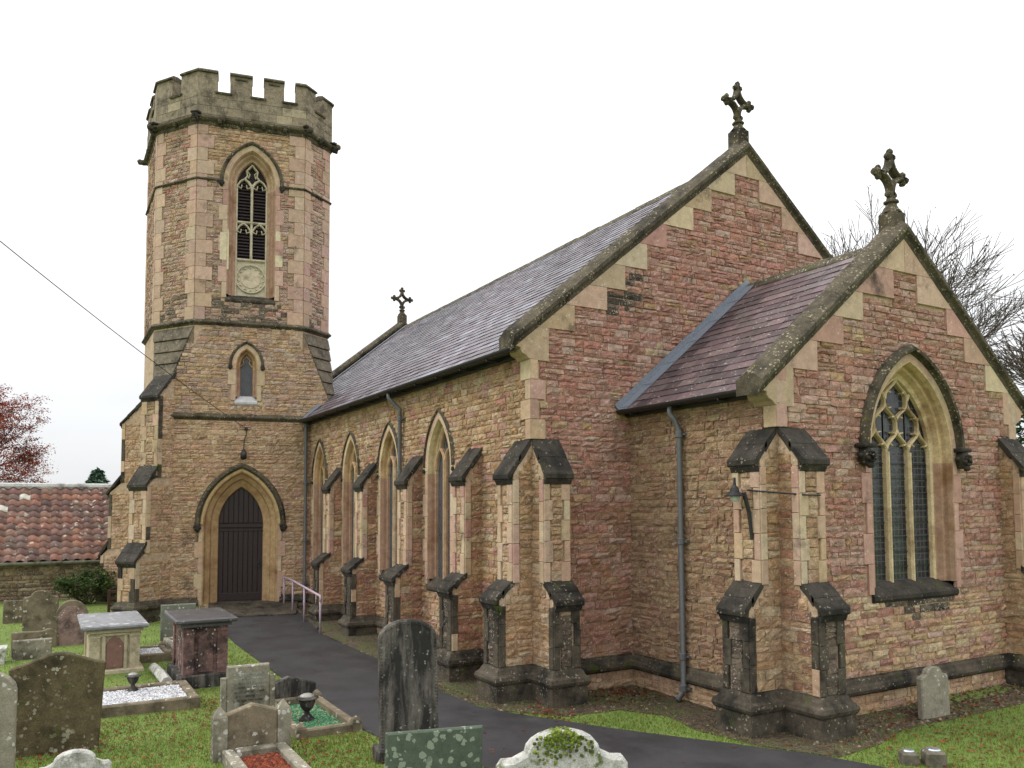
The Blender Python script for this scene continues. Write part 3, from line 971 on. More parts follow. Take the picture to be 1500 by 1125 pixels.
coping(FE, NHW, 9.02, .817, n=10)
kneeler(FE, -NHW, 5.14, 1)
kneeler(FE, NHW, 5.14, -1)
cross(FE, 0, 9.34, .36, stem=.28)
plinth_path([(XE, YS+.47), (XE, YC-.02)], WPL)

# chancel
CHW = YA-YC
CW = (0.04, .95, 3.36, 1.44)     # east window: centre, half width, springing, radius
CSILL = 1.5
ch_e, lim2 = gable(FCE, CHW, 6.58, .819, col_ch_e, 'chancel_gable_wall', [[(CW[0]+x, y) for x, y in arch_pts(CW[1], CW[2], CW[3], -.005, CSILL-.2)]], 4.4)
bsq = lambda v: (lim2(v) if v > 4.4 else CHW-(quoin_w(v, 3.62, .3, .2, .13) if v > 3.62 else 0))
reg = holes_reg(lambda v: (-bsq(v), bsq(v)), [(CW[0], CW[1], CW[2], CW[3], .13, CSILL-.24)])
rubble(ch_e, FCE, .3, 6.45, reg, col_ch_e, lr=(.16, .42))
rubble(ch_e, FCE, GB+.05, .06, lambda v: [(-CHW+.4, CHW)], lambda u, v: pick(P_PALE), dep=.02)
quoins(ch_e, FCE, -CHW-.034, 1, 3.62, 4.4, .3, .2, .13, P_DRPINK)
quoins(ch_e, FCE, CHW+.034, -1, 3.62, 4.4, .3, .2, .13, P_DRESS)
coping(FCE, CHW, 6.58, .819, n=6)
kneeler(FCE, -CHW, 4.22, 1); kneeler(FCE, CHW, 4.22, -1)
cross(FCE, 0, 6.82, .37, stem=.32)
mb = MB(); sheet(mb, FCS, rect(XE, XC, GB, 4.3), [], 0, MORT)
ch_s = mb.build('chancel_side_wall', MT['mortar'], church)
rubble(ch_s, FCS, .3, 4.2, lambda v: [(XE+.0, XC-(quoin_w(v, 3.62, .3, .22, .12) if v > 3.62 else 0))], col_ch_s)
rubble(ch_s, FCS, GB+.05, .06, lambda v: [(XE, XC)], lambda u, v: pick(P_TLOW), dep=.02)
quoins(ch_s, FCS, XC+.034, -1, 3.62, 4.2, .3, .22, .12)
mb = MB(); sheet(mb, Fr((0, YA+CHW, 0), (1, 0, 0), (0, 1, 0)), rect(XE, XC, GB, 4.3), [], 0, MORT); mb.build('chancel_north_wall', MT['mortar'], church)
mb = MB(); sheet(mb, Fr((0, YA+NHW, 0), (1, 0, 0), (0, 1, 0)), rect(XW, XE, GB, 5.2), [], 0, MORT); mb.build('north_wall', MT['mortar'], church)
mb = MB(); FWW = Fr((XW, YA, 0), (0, 1, 0), (-1, 0, 0)); sheet(mb, FWW, [(-NHW, GB), (NHW, GB), (NHW, 5.2), (0, 9.0), (-NHW, 5.2)], [], 0, MORT); mb.build('west_wall', MT['mortar'], church)
mb = MB(); sheet(mb, FS, rect(XW, -22.3, GB, 5.12), [], 0, MORT); mb.build('vestry_wall', MT['mortar'], church)
FWE = Fr((XW, YA, 0), (0, 1, 0), (1, 0, 0))
coping(FWE, NHW, 9.02, .817, n=10)
cross(FWE, 0, 9.3, .38, stem=.32)
c1 = buttress(FCS, XC-.45, XC, .33, .57, 3.62, 3.18, 1.62, 1.3, .31, lambda u, v: pick(P_OCHRE), ov=(1, 0))
c2 = buttress(FCE, -CHW, -CHW+.46, .33, .57, 3.62, 3.18, 1.62, 1.34, .31, lambda u, v: pick(P_OCHRE) if random.random() < .5 else pick(P_RED), ov=(0, 1))
plinth_path([(XC-.45, YC+.02), (XC-.45, YC-.57), (XC, YC-.57), (XC, YC), (XC+.57, YC), (XC+.57, YC+.46), (XC-.02, YC+.46)], parent=c1)
c3 = buttress(FCE, CHW-.46, CHW, .33, .57, 3.7, 3.18, 1.62, 1.34, .31, lambda u, v: pick(P_OCHRE))
plinth_path([(XC+.02, YA+CHW-.46), (XC+.57, YA+CHW-.46), (XC+.57, YA+CHW), (XC-.02, YA+CHW)], parent=c3)
plinth_path([(XE+.05, YC), (XC-.47, YC)], WPL)
plinth_path([(XC, YC+.48), (XC, YA+CHW-.48)], WPL)

# chancel east window, three lights with flowing tracery
W = wall_window(FCE, CW[0], CW[1], CW[2], CW[3], CSILL, .22, -.19, name='chancel_window', ring=.2, lower=P_DRPINK[:3], hood_w=.13, heads=True)
hw = CW[1]-.19; vs = CW[2]
FG = Fr(FCE.p(CW[0], 0, -.22), FCE.U, FCE.N)
lw = hw*2/3
gcol = lin((204, 184, 146))
for s in (-1, 1):
    mb = MB(); bar(mb, FG, [(s*lw/2, CSILL), (s*lw/2, vs+.03)], .07, -.05, .05, gcol); mb.build('mullion', MT['gold'], W)
def ogee(x0, y0, x1, y1, k=.5, n=12):
    o = []
    for i in range(n+1):
        t = i/n; s_ = t*t*(3-2*t); s_ = s_*s_*(3-2*s_); o.append((x0+(x1-x0)*(s_ if k else t), y0+(y1-y0)*t))
    return o
mb = MB()
TWd = .045
def T_(path, wd=TWd, loop=False): bar(mb, FG, path, wd*.9, -.05, .03, gcol, loop)
edge = lambda v: arch_hw(v, CW[1], vs, CW[3], -.2)
h1, h2, h3 = vs+.06, vs+.42, vs+.76
def spur(x, y, dx, dy): T_([(x, y), (x+dx*.6, y+dy*.6), (x+dx, y+dy)], .024)
for c_ in (-lw, 0, lw):                  # ogee heads of the lights
    for s in (-1, 1):
        T_(ogee(c_+s*lw/2, h1-.06, c_, h1+.36))
        spur(c_+s*lw*.40, h1+.10, -s*.075, -.035)
for c_, y_ in ((-lw/2, h1+.0), (lw/2, h1+.0), (0, h1+.37)):      # reticulation units
    for s in (-1, 1):
        if y_ > h1+.1: T_(ogee(c_, y_, c_+s*lw/2, y_+.36))
        T_(ogee(c_+s*lw/2, y_+.36, c_, y_+.74))
        spur(c_+s*lw*.40, y_+.24, -s*.07, .02); spur(c_+s*lw*.40, y_+.50, -s*.07, -.02)
for s in (-1, 1):
    T_(ogee(s*lw, h1+.36, s*lw*.97, h1+.5)); T_([(s*lw/2, h1+.73), (s*lw*.60, h1+.84)])
mb.build('tracery', MT['gold'], W)
mb = MB(); archsweep(mb, FCE, CW[0], CW[1], vs, CW[3], [(-.18, -.24), (-.18, -.17), (-.215, -.19), (-.225, -.24)], CSILL, gcol, True, 10); mb.build('window_frame', MT['gold'], W)
for c_ in (-lw, 0, lw):
    ua, ub = c_-lw/2+.02, c_+lw/2-.02
    pane(FCE, CW[0], ua, ub, CSILL-.02, lambda u: arch_top(u, CW[1], vs, CW[3], -.2), -.265, W)
    mb = MB()
    for k in range(1, 9):
        box(mb, FG, ua, ub, CSILL+k*.215-.006, CSILL+k*.215+.006, -.042, -.03)
    mb.build('saddle_bars', MT['dark_iron'], W, kind='stuff')

# ---- roofs --------------------------------------------------------
def slate_roof(name, x0, x1, ye, ze, yr, zr, e, wd, mat, pal, nind, skip=None):
    an = math.atan2(zr-ze, yr-ye); c, s = math.cos(an), math.sin(an)
    F = Fr((0, ye, ze), (1, 0, 0), (0, -s, c), (0, c, s))
    LL = math.hypot(yr-ye, zr-ze)
    mb = MB(); box(mb, F, x0, x1, 0.02, LL, -.10, -.02)
    ro = mb.build(name, MT['dark_iron'], church)
    recs = []
    rows = int(LL/e)
    for i in range(rows+1):
        v0 = i*e-.02; v1 = min(v0+e*1.9, LL)
        u = x0-(wd/2 if i % 2 else 0)+.0
        while u < x1:
            wj = wd*U_(.9, 1.1) if True else wd
            ua, ub = max(u, x0), min(u+wj, x1)
            u += wj
            if ub-ua < .05: continue
            if skip and skip((ua+ub)/2, v0, F): continue
            dv = U_(-.008, .008); lift = U_(.0, .005)
            h0, h1 = .022+lift, .002
            tw = U_(-.003, .003)
            P = [F.p(ua+.002, v0+dv, h0+tw), F.p(ub-.002, v0+dv, h0-tw), F.p(ub-.002, v1, h1), F.p(ua+.002, v1, h1), F.p(ua+.002, v0+dv, h0+tw-.011), F.p(ub-.002, v0+dv, h0-tw-.011), F.p(ub-.002, v1, h1-.011), F.p(ua+.002, v1, h1-.011)]
            fs = [(0, 1, 2, 3), (4, 5, 1, 0), (1, 5, 6, 2), (4, 0, 3, 7)]
            ctr = F.p((ua+ub)/2, v0+e/2, 0); D = np.linalg.norm(ctr-EYE)
            sc_ = ((EYE-ctr)@F.N)/D**3*(1 if nind else 0)
            q = px_of(ctr)
            if q is None or not (0 < q[0] < 1500 and 0 < q[1] < 1125): sc_ = 0
            qq = math.sin(ua*.9+v0*1.1)+.6*math.sin(ua*2.3-v0*1.7+1)
            recs.append((sc_, P, fs, tuple(x*(1+.16*qq) for x in pick(pal, .2))))
    order = sorted(range(len(recs)), key=lambda k: -recs[k][0])[:nind]
    top = set(order); mass = MB()
    for k, (s_, P, fs, col) in enumerate(recs):
        if k in top: MB().add(P, fs, col).build('slate', MT[mat], ro, False, False)
        else: mass.add(P, fs, col)
    if mass.v: mass.build('far_slates', MT[mat], ro, False, False, 'stuff')
    return ro, F, LL
PS1 = [lin(c) for c in ((92, 84, 92), (102, 96, 104), (80, 72, 80), (116, 112, 120), (90, 74, 82), (74, 62, 69))]
PS2 = [lin(c) for c in ((96, 78, 80), (86, 70, 72), (106, 88, 88), (92, 80, 80), (78, 64, 66))]
def skip_t(x, v, F):
    P = F.p(x, v, 0); d = P-PD
    return -3 < d@TN < 2.3 and 0 < d@TW < 4.2
nroof, NRF, NRL = slate_roof('nave_roof', XW+.2, XE-.3, 6.0, 4.99, YA, 8.95, .2, .3, 'slate', PS1, 300, skip_t)
croof, CRF, CRL = slate_roof('chancel_roof', XE+.04, XC-.3, 7.93, 4.14, YA, 6.53, .2, .32, 'slatep', PS2, 300)
for (x0, x1, hw_, ze, zr) in ((XW, XE, NHW+.28, 4.95, 8.93), (XE, XC, CHW+.2, 4.1, 6.5)):
    mb = MB(); Q = [(x0+.1, YA, zr), (x1-.1, YA, zr), (x1-.1, YA+hw_, ze), (x0+.1, YA+hw_, ze)]
    mb.add(Q+[(a, b_, c-.05) for a, b_, c in Q], [(0, 1, 2, 3), (7, 6, 5, 4), (3, 2, 6, 7), (0, 3, 7, 4)], PS1[0]); mb.build('north_roof_slope', MT['slate'], church)
for (x0, x1, z, n) in ((XW+.3, XE-.34, 8.95, 34), (XE+.02, XC-.34, 6.53, 6)):
    for k in range(n):
        a, b_ = x0+(x1-x0)*k/n, x0+(x1-x0)*(k+1)/n-.006
        mb = MB(); prof = [(-.16, -.11), (-.15, -.08), (-.05, .03), (0, .055), (.05, .03), (.15, -.08), (.16, -.11), (0, .0)]
        dz = U_(-.008, .008)
        sweep(mb, [[(x, YA+p, z+q+dz) for p, q in prof] for x in (a, b_)]); mb.build('ridge_tile', MT['ridge'], church)
# lead flashing where the chancel roof meets the nave gable
mb = MB(); box(mb, CRF, XE+.03, XE+.24, -.05, CRL+.03, .028, .045); box(mb, CRF, XE+.034, XE+.05, -.05, CRL+.03, .046, .14)
for k in range(6): box(mb, CRF, XE+.032, XE+.243, k*CRL/6, k*CRL/6+.03, .0455, .052)
mb.build('lead_flashing', MT['lead'], church)
# lead where the nave roof meets the tower and the west gable
mb = MB()
for k in range(9):
    v = .1+k*.16; x = -21.6-.05*k+.02
    P = NRF.p(x, v, 0)
t0 = td(2.42, .05)
mb.add([NRF.p(-21.75, -.02, .05), NRF.p(-21.45, -.02, .05), NRF.p(-21.60, .62, .05), NRF.p(-21.9, .62, .10), NRF.p(-21.75, -.02, .03), NRF.p(-21.45, -.02, .03), NRF.p(-21.6, .62, .03), NRF.p(-21.9, .62, .03)], [(0, 1, 2, 3), (0, 1, 5, 4), (1, 2, 6, 5), (2, 3, 7, 6), (0, 3, 7, 4)])
mb.build('lead_valley', MT['lead'], church)
mb = MB(); box(mb, NRF, XW+.16, XW+.42, .2, NRL, .03, .05); mb.build('lead_flashing', MT['lead'], church)

def gutter(x0, x1, y, z, name='gutter'):
    mb = MB(); n = 9
    prof = [(math.cos(math.pi+math.pi*i/n)*.062, math.sin(math.pi+math.pi*i/n)*.062) for i in range(n+1)]+[(.052, 0), (.0, -.045), (-.052, 0)]
    sweep(mb, [[(x, y+p, z+q) for p, q in prof] for x in (x0, x1)])
    o = mb.build(name, MT['dark_iron'], church)
    x = x0+.3
    while x < x1:
        mb = MB(); box(mb, WF, x-.012, x+.012, y-.02, y+.2, z-.09, z-.062); mb.build('bracket', MT['dark_iron'], o); x += .95
    return o
gutter(-21.9, XE-.06, 5.97, 4.98)
gutter(XE+.03, XC-.1, 7.9, 4.13)
for (y0, z, x0, x1, f) in ((YS, 4.88, -21.9, XE-.03, FS), (YC, 4.03, XE, XC-.03, FCS)):
    mb = MB(); box(mb, f, x0, x1, z, z+.1, .03, .10, .01); mb.build('eaves_board', MT['dark_iron'], church)

def downpipe(x, y, ztop, zbot, mat='iron', swan=None, joints=()):
    """swan: offset (dx,dy) of the outlet at the gutter"""
    mb = MB()
    sx, sy = swan or (0, 0)
    pts = [(x+sx, y+sy, ztop), (x+sx, y+sy, ztop-.12), (x+sx*.6, y+sy*.6, ztop-.22), (x, y, ztop-.36), (x, y, ztop-.5), (x, y, zbot+.16), (x, y-.03, zbot+.08), (x, y-.12, zbot)]
    tube(mb, pts, .042, 10)
    o = mb.build('downpipe', MT[mat], church, True)
    for z in joints:
        mb = MB(); tube(mb, [(x, y, z-.05), (x, y, z-.04), (x, y, z+.04), (x, y, z+.05)], [.045, .056, .056, .045], 10); box(mb, WF, x-.1, x+.1, y+.02, y+.10, z-.015, z+.015)
        mb.build('pipe_socket', MT[mat], o)
    return o
downpipe(-15.31, YS-.09, 4.95, .0, 'iron', (-.12, -.2), (4.4, 3.3, 2.0))
downpipe(-9.07, YC-.09, 4.1, -.16, 'iron', (-.08, -.10), (3.66, 2.1, .45, -.0))
dp = td(1.66, -.1)
downpipe(dp[0], dp[1], 4.92, -.05, 'iron', None, (4.85, 3.3, 1.75, .6))

# ---- tower --------------------------------------------------------
OCT = [(-2.77, 3.35), (-2.3, 1.05), (-1.23, 0.), (1.55, 0.), (2.3, .8), (1.84, 3.05), (.9, 4.15), (-1.9, 4.4)]
SQ = [(-3.01, 4.51), (-2.09, 0.), (2.46, 0.), (1.55, 4.4)]
oct_w = [td(*p) for p in OCT]
sq_w = [td(*p) for p in SQ]
Z1, Z2, Z3, Z4 = 5.03, 7.55, 11.42, 12.98
def facet(A, B):
    A, B = np.array(td(*A)), np.array(td(*B))
    e = (B-A)/np.linalg.norm(B-A)
    return Fr((A[0], A[1], 0), (e[0], e[1], 0), (e[1], -e[0], 0)), float(np.linalg.norm(B-A))
tower_e = None
DR = (0.02, .94, 2.2, 1.517)      # door: outer half width, spring, radius (concentric with the door leaf)
LN = (.10, .27, 6.45, .51)
BF = (.17, .62, 11.42, 1.04)
# lower stage, east face with the door
mb = MB()
sheet(mb, FT, [(-2.09, GB), (2.46, GB), (2.46, Z1), (1.55, 7.42), (1.55, 13.1), (-1.23, 13.1), (-1.23, 7.42), (-2.09, Z1)],
      [[(DR[0]+x, y) for x, y in arch_pts(DR[1], DR[2], DR[3], -.005, .13)], [(LN[0]+x, y) for x, y in arch_pts(LN[1], LN[2], LN[3], -.005, 5.42)], [(BF[0]+x, y) for x, y in arch_pts(BF[1], BF[2], BF[3], -.005, 8.17)]], 0, MORT)
tower_e = mb.build('tower_east_wall', MT['mortar'], church)
rubble(tower_e, FT, .3, Z1-.1, holes_reg(lambda v: (-2.08, 1.86), [(DR[0], DR[1], DR[2], DR[3], .12, .0)]), col_tlow, (.09, .15), (.15, .42))
def b2(v):
    t = max(0, min(1, (v-Z1)/(7.42-Z1)))
    return (-2.09+(.86)*t+(.0 if v < 7.0 else .2), 2.46-.91*t-(.0 if v < 7.0 else .2))
rubble(tower_e, FT, Z1+.08, Z2-.06, holes_reg(b2, [(LN[0], LN[1], LN[2], LN[3], .15, 5.4)]), lambda u, v: pick(P_TLOW) if random.random() < .6 else pick(P_TUP), (.09, .15), (.15, .4))
QW = lambda v: quoin_w(v, Z2, .36, .26, .42)
rubble(tower_e, FT, Z2+.06, Z4-.05, holes_reg(lambda v: (-1.23+QW(v), 1.55-QW(v+.36)), [(BF[0], BF[1], BF[2], BF[3], .13, 8.14)]), lambda u, v: (pick(P_TLOW) if v > 11.6 else col_tup(u, v)), (.08, .14), (.14, .36))
quoins(tower_e, FT, -1.23, 1, Z2+.04, Z4-.03, .36, .26, .42, P_TQ)
quoins(tower_e, FT, 1.55, -1, Z2+.04, Z4-.03, .36, .42, .26, P_TQ)
# side faces of the lower stage
for A, B, nm, vis in ((SQ[0], SQ[1], 'tower_south_wall', True), (SQ[3], SQ[0], 'tower_west_wall', False), (SQ[2], SQ[3], 'tower_north_wall', False)):
    Ff, ln = facet(A, B)
    mb = MB(); sheet(mb, Ff, rect(0, ln, GB, Z1+.1), [], 0, MORT); wl = mb.build(nm, MT['mortar'], church)
    if vis: rubble(wl, Ff, .3, Z1-.1, lambda v: [(0, ln)], col_tlow, (.1, .17), (.18, .5))
# upper stage facets
for i in range(len(OCT)):
    A, B = OCT[i], OCT[(i+1) % len(OCT)]
    if i == 2: continue
    Ff, ln = facet(A, B)
    mb = MB(); sheet(mb, Ff, rect(0, ln, Z1, 13.1), [], 0, MORT); wl = mb.build('tower_facet_wall', MT['mortar'], church)
    if i in (0, 1, 3):
        q = lambda v: quoin_w(v, Z2, .36, .24, .34)
        rubble(wl, Ff, Z2-.0+.06, Z4-.05, lambda v: [(q(v), ln-q(v+.36))], col_tup, (.08, .14), (.14, .34))
        quoins(wl, Ff, 0, 1, Z2+.04, Z4-.03, .36, .24, .34, P_TQ)
        quoins(wl, Ff, ln, -1, Z2+.04, Z4-.03, .36, .34, .24, P_TQ)
# broaches: sloped corners between square base and octagon
for cor, A, B in ((SQ[1], OCT[1], OCT[2]), (SQ[2], OCT[3], OCT[4])):
    c3, a3, b3 = np.array([*td(*cor), Z1+.05]), np.array([*td(*A), 0]), np.array([*td(*B), 0])
    up = lambda p, z: np.array([p[0], p[1], z])
    mid = (a3+b3)/2
    n = 7
    mb = MB()
    mb.add([up(a3, Z1), c3, up(b3, Z1), up(a3, 7.42), up(b3, 7.42)], [(0, 1, 3), (1, 2, 4), (1, 4, 3)], (.5, .5, .5))
    bo = mb.build('broach', MT['slab'], church)
    for k in range(n):                      # sloping slabs on the broach
        t0, t1 = k/n, (k+1)/n-.01
        L0, L1 = c3*(1-t0)+up(a3, 7.42)*t0, c3*(1-t1)+up(a3, 7.42)*t1
        R0, R1 = c3*(1-t0)+up(b3, 7.42)*t0, c3*(1-t1)+up(b3, 7.42)*t1
        nn = np.cross(up(b3, 7.42)-c3, up(a3, 7.42)-c3); nn /= np.linalg.norm(nn)
        if nn[2] < 0: nn = -nn
        if k == 0: continue
        mb = MB(); mb.add([L0, R0, R1, L1, L0+nn*.05, R0+nn*.05, R1+nn*.02, L1+nn*.02], [(4, 5, 6, 7), (0, 1, 5, 4), (1, 2, 6, 5), (3, 0, 4, 7), (2, 3, 7, 6)])
        mb.build('weathering_slab', MT['slab'], bo)
STR = [(-.04, -.09), (.02, -.09), (.05, -.05), (.085, -.03), (.095, .0), (.07, .03), (.0, .10), (-.04, .10)]
for nm, poly, z, closed in (('lower_string_course', [td(-2.09, 0), td(1.84, 0)], Z1, False), ('middle_string_course', oct_w, Z2, True)):
    mb = MB(); ring_poly(mb, poly, [(o, z+q) for o, q in STR], closed); mb.build(nm, MT['coping'], church)
# upper string stops either side of the belfry window
for poly in ([td(BF[0]+.74, 0)]+oct_w[3:]+oct_w[:3]+[td(BF[0]-.74, 0)],):
    mb = MB(); ring_poly(mb, poly, [(o*.8, Z3+q*.7) for o, q in STR], False); mb.build('upper_string_course', MT['coping'], church)
CORB = [(-.05, -.10), (.03, -.10), (.05, -.06), (.05, .0), (.11, .03), (.15, .07), (.15, .12), (.06, .18), (-.05, .18)]
mb = MB(); ring_poly(mb, oct_w, [(o, Z4+q) for o, q in CORB], True); mb.build('cornice', MT['coping'], church)
# parapet with battlements
ZP0, ZCR, ZM = Z4+.1, 13.82, 14.45
PO = .06
def off_poly(poly, o):
    n = len(poly); r_ = []
    for i in range(n):
        b = np.array(poly[i]); a = np.array(poly[i-1]); c = np.array(poly[(i+1) % n])
        e1 = (b-a)/np.linalg.norm(b-a); e2 = (c-b)/np.linalg.norm(c-b)
        n1 = np.array([e1[1], -e1[0]]); n2 = np.array([e2[1], -e2[0]])
        r_.append(tuple(b+(n1+n2)/(1+n1@n2)*o))
    return r_
par_o, par_i = off_poly(oct_w, PO), off_poly(oct_w, -.30)
CREN = {0: [(.66, .97), (1.5, 1.82)], 1: [(.58, .92)], 2: [(.50, .82), (1.39, 1.70), (2.23, 2.54)], 3: [(.40, .74)], 4: [(.7, .95), (1.5, 1.75)], 5: [(.55, .8)], 6: [(.6, .85), (1.4, 1.65), (2.1, 2.35)], 7: [(.55, .8)]}
for i in range(8):
    A, B = np.array(par_o[i]), np.array(par_o[(i+1) % 8]); Ai, Bi = np.array(par_i[i]), np.array(par_i[(i+1) % 8])
    e = (B-A)/np.linalg.norm(B-A); ln = np.linalg.norm(B-A); nrm = np.array([e[1], -e[0]])
    Ff = Fr((A[0], A[1], 0), (e[0], e[1], 0), (nrm[0], nrm[1], 0))
    th = .36
    li, ri = float((Ai-A)@e), float((Bi-A)@e)      # mitre of the inner face
    def wedge(mb, u0, u1, z0, z1, o0=0., col=pick(P_TUP)):
        iu0 = li if u0 <= 0 else u0; iu1 = ri if u1 >= ln else u1
        q0 = -o0*li/th if u0 <= 0 else -o0*.5; q1 = o0*(ri-ln)/-th if u1 >= ln else o0*.5
        pts = [(u0-abs(o0 if u0 > 0 else o0*.4), o0), (u1+abs(o0 if u1 < ln else o0*.4), o0), (iu1+(o0 if u1 < ln else 0), -th-o0), (iu0-(o0 if u0 > 0 else 0), -th-o0)]
        V = [Ff.p(u, z0, w_) for u, w_ in pts]+[Ff.p(u, z1, w_) for u, w_ in pts]
        mb.add(V, [(0, 1, 2, 3), (7, 6, 5, 4), (0, 1, 5, 4), (1, 2, 6, 5), (2, 3, 7, 6), (3, 0, 4, 7)])
    mb = MB(); wedge(mb, 0, ln, ZP0, ZCR); pa = mb.build('parapet', MT['parapet'], church)
    if i in (0, 1, 2, 3):                    # coursed facing blocks of the parapet
        z = ZP0+.1; kk = 0
        while z < ZCR-.08:
            h = min(.235, ZCR-.02-z); u = .004
            while u < ln-.02:
                L_ = U_(.34, .6) if u > .01 or kk % 2 else .25
                if ln-(u+L_) < .2: L_ = ln-u-.004
                mb = MB(); box(mb, Ff, u+.003, u+L_-.003, z+.003, z+h-.003, -.01, .008+U_(0, .006), .004); mb.build('block', MT['parapet' if random.random() < .85 else 'parapet2'], pa); u += L_
            z += h; kk += 1
    cuts = [0]+[q for c_ in CREN[i] for q in c_]+[ln]
    cuts = [min(q, ln) for q in cuts]
    for k in range(0, len(cuts), 2):
        a, b_ = cuts[k], cuts[k+1]
        if b_-a < .05: continue
        mb = MB(); wedge(mb, a, b_, ZCR, ZM-.12); m_ = mb.build('merlon', MT['parapet'], pa)
        mb = MB()
        prof = [(-th-.05, ZM-.12), (.05, ZM-.12), (.055, ZM-.08), (-.02, ZM-.01), (-th/2, ZM+.02), (-th+.02, ZM-.01), (-th-.055, ZM-.08)]
        a2, b2_ = (a-.012 if a > 0 else a), (b_+.012 if b_ < ln else b_)
        rings = []
        for u, at_end, sg in ((a2, a <= 0, 0), (b2_, b_ >= ln, 1)):
            rings.append([Ff.p(u+((-w_*(li/th)) if (at_end and sg == 0) else 0)+((w_*((ln-ri)/th)) if (at_end and sg == 1) else 0), z_, w_) for w_, z_ in prof])
        sweep(mb, rings); mb.build('merlon_coping', MT['coping'], pa)
        if a > 0 and b_ < ln:
            mb = MB(); box(mb, Ff, a+.12, b_-.12, ZM-.22, ZM-.17, 0, .03, .006); mb.build('merlon_fillet', MT['coping'], pa)
    for c_ in CREN[i]:
        mb = MB(); SF = Fr(Ff.p(c_[0]-.05, 0, 0), Ff.N, Ff.U)
        prism(mb, SF, [(-th-.05, ZCR), (.05, ZCR-.05), (.065, ZCR-.01), (.02, ZCR+.02), (-th/2, ZCR+.03), (-th-.05, ZCR+.01)], 0, c_[1]-c_[0]+.1); mb.build('crenel_sill', MT['coping'], pa)
    if i in (0, 1, 2, 3):
        n = 2 if i in (1, 3) else 5
        for k in range(1, n):
            u = ln*k/n
            q = Ff.p(u, Z4+.02, -.01); mb = MB(); box(mb, Fr(q, Ff.U, Ff.N), -.05, .05, -.06, .05, 0, .10, .02, bb=False); blob(mb, q+Ff.N*.08, .05, n=6, m=5); mb.build('corbel', MT['coping'], church)
for k in (1, 2, 3, 4):                # carved grotesques on the cornice corners
    b = np.array(par_o[k]); ctr = np.array(td(-.1, 2.)); d = b-ctr; d /= np.linalg.norm(d)
    Fh = Fr((b[0], b[1], Z4+.06), (-d[1], d[0], 0), (d[0], d[1], 0))
    carved_head(Fh.p(0, .0, .07), .13, Fh, church)
    if k != 2:
        mb = MB(); tube(mb, [Fh.p(0, -.02, .0), Fh.p(0, .02, .1), Fh.p(0, .0, .17)], [.10, .09, .07], 7); blob(mb, Fh.p(0, .03, .18), .085, n=7, m=5)
        for s in (-1, 1): tube(mb, [Fh.p(.06*s, .06, .15), Fh.p(.1*s, .13, .18)], [.03, .012], 5)
        mb.build('grotesque', MT['coping'], church, True)
b = np.array(par_o[0]); ctr = np.array(td(-.1, 2.)); d = (b-ctr)/np.linalg.norm(b-ctr)
Fh = Fr((b[0], b[1], Z4+.04), (-d[1], d[0], 0), (d[0], d[1], 0))
mb = MB(); tube(mb, [Fh.p(0, 0, -.1), Fh.p(0, 0, .14), Fh.p(0, .02, .22)], [.1, .085, .07], 7); blob(mb, Fh.p(0, .03, .23), .08, n=7, m=5); mb.build('grotesque', MT['coping'], church, True)
mb = MB(); mb.add([(*p, Z4+.3) for p in par_i], [tuple(range(8))]); mb.build('tower_roof', MT['lead'], church)

# lancet
W = wall_window(FT, *LN, 5.6, .16, -.11, name='lancet_window', ring=.2, lower=P_DRESS, hood_w=.08, sillmat='ashlar')
pane(FT, LN[0], -.16, .16, 5.58, lambda u: arch_top(u, LN[1], LN[2], LN[3], -.11), -.2, W, 'glassd')
mb = MB()
for s in (-1, 1): bar(mb, Fr(FT.p(LN[0], 0, -.17), FT.U, FT.N), [(s*.15, 6.42), (s*.07, 6.5), (s*.09, 6.6), (0, 6.7)], .035, -.03, .02, P_GOLD[0])
mb.build('cusping', MT['gold'], W)
# belfry opening with louvres and a round panel
W = wall_window(FT, *BF, 8.36, .26, -.21, name='belfry_window', ring=.22, lower=P_DRPINK, gold=[lin((188, 160, 130))], hood_w=.10, sillmat='plinth')
FB = Fr(FT.p(BF[0], 0, -.26), FT.U, FT.N)
bw = BF[1]-.21
pale = lin((196, 186, 162))
mb = MB()
TB = lambda p, wd=.055, loop=False: bar(mb, FB, p, wd, -.05, .05, pale, loop)
TB([(0, 9.36), (0, 11.42)], .07)
TB([(-bw, 10.42), (bw, 10.42)], .07); TB([(-bw, 9.38), (bw, 9.38)], .07)
TB([(-bw+.02, 8.36), (-bw+.02, 11.4)], .05); TB([(bw-.02, 8.36), (bw-.02, 11.4)], .05)
for zz in (10.12, 11.36):
    for c_ in (-bw/2, bw/2):
        h = bw/2-.01
        for s in (-1, 1):
            TB([(c_+s*h, zz-.06), (c_+s*h*.9, zz+.08), (c_+s*h*.5, zz+.2), (c_, zz+.27)], .045)
            TB([(c_+s*h*.85, zz+.04), (c_+s*h*.4, zz+.0), (c_+s*h*.3, zz+.1)], .03)
for s in (-1, 1):
    TB([(s*bw/2, 11.62), (s*bw*.3, 11.72), (s*bw*.36, 11.86), (0, 12.04)], .045)
    TB([(0, 11.44), (s*bw*.2, 11.56), (s*bw*.5, 11.64)], .045)
    TB([(s*bw*.3, 11.84), (s*.06, 11.78), (s*bw*.24, 11.66)], .028)
mb.build('tracery', MT['ashlar'], W)
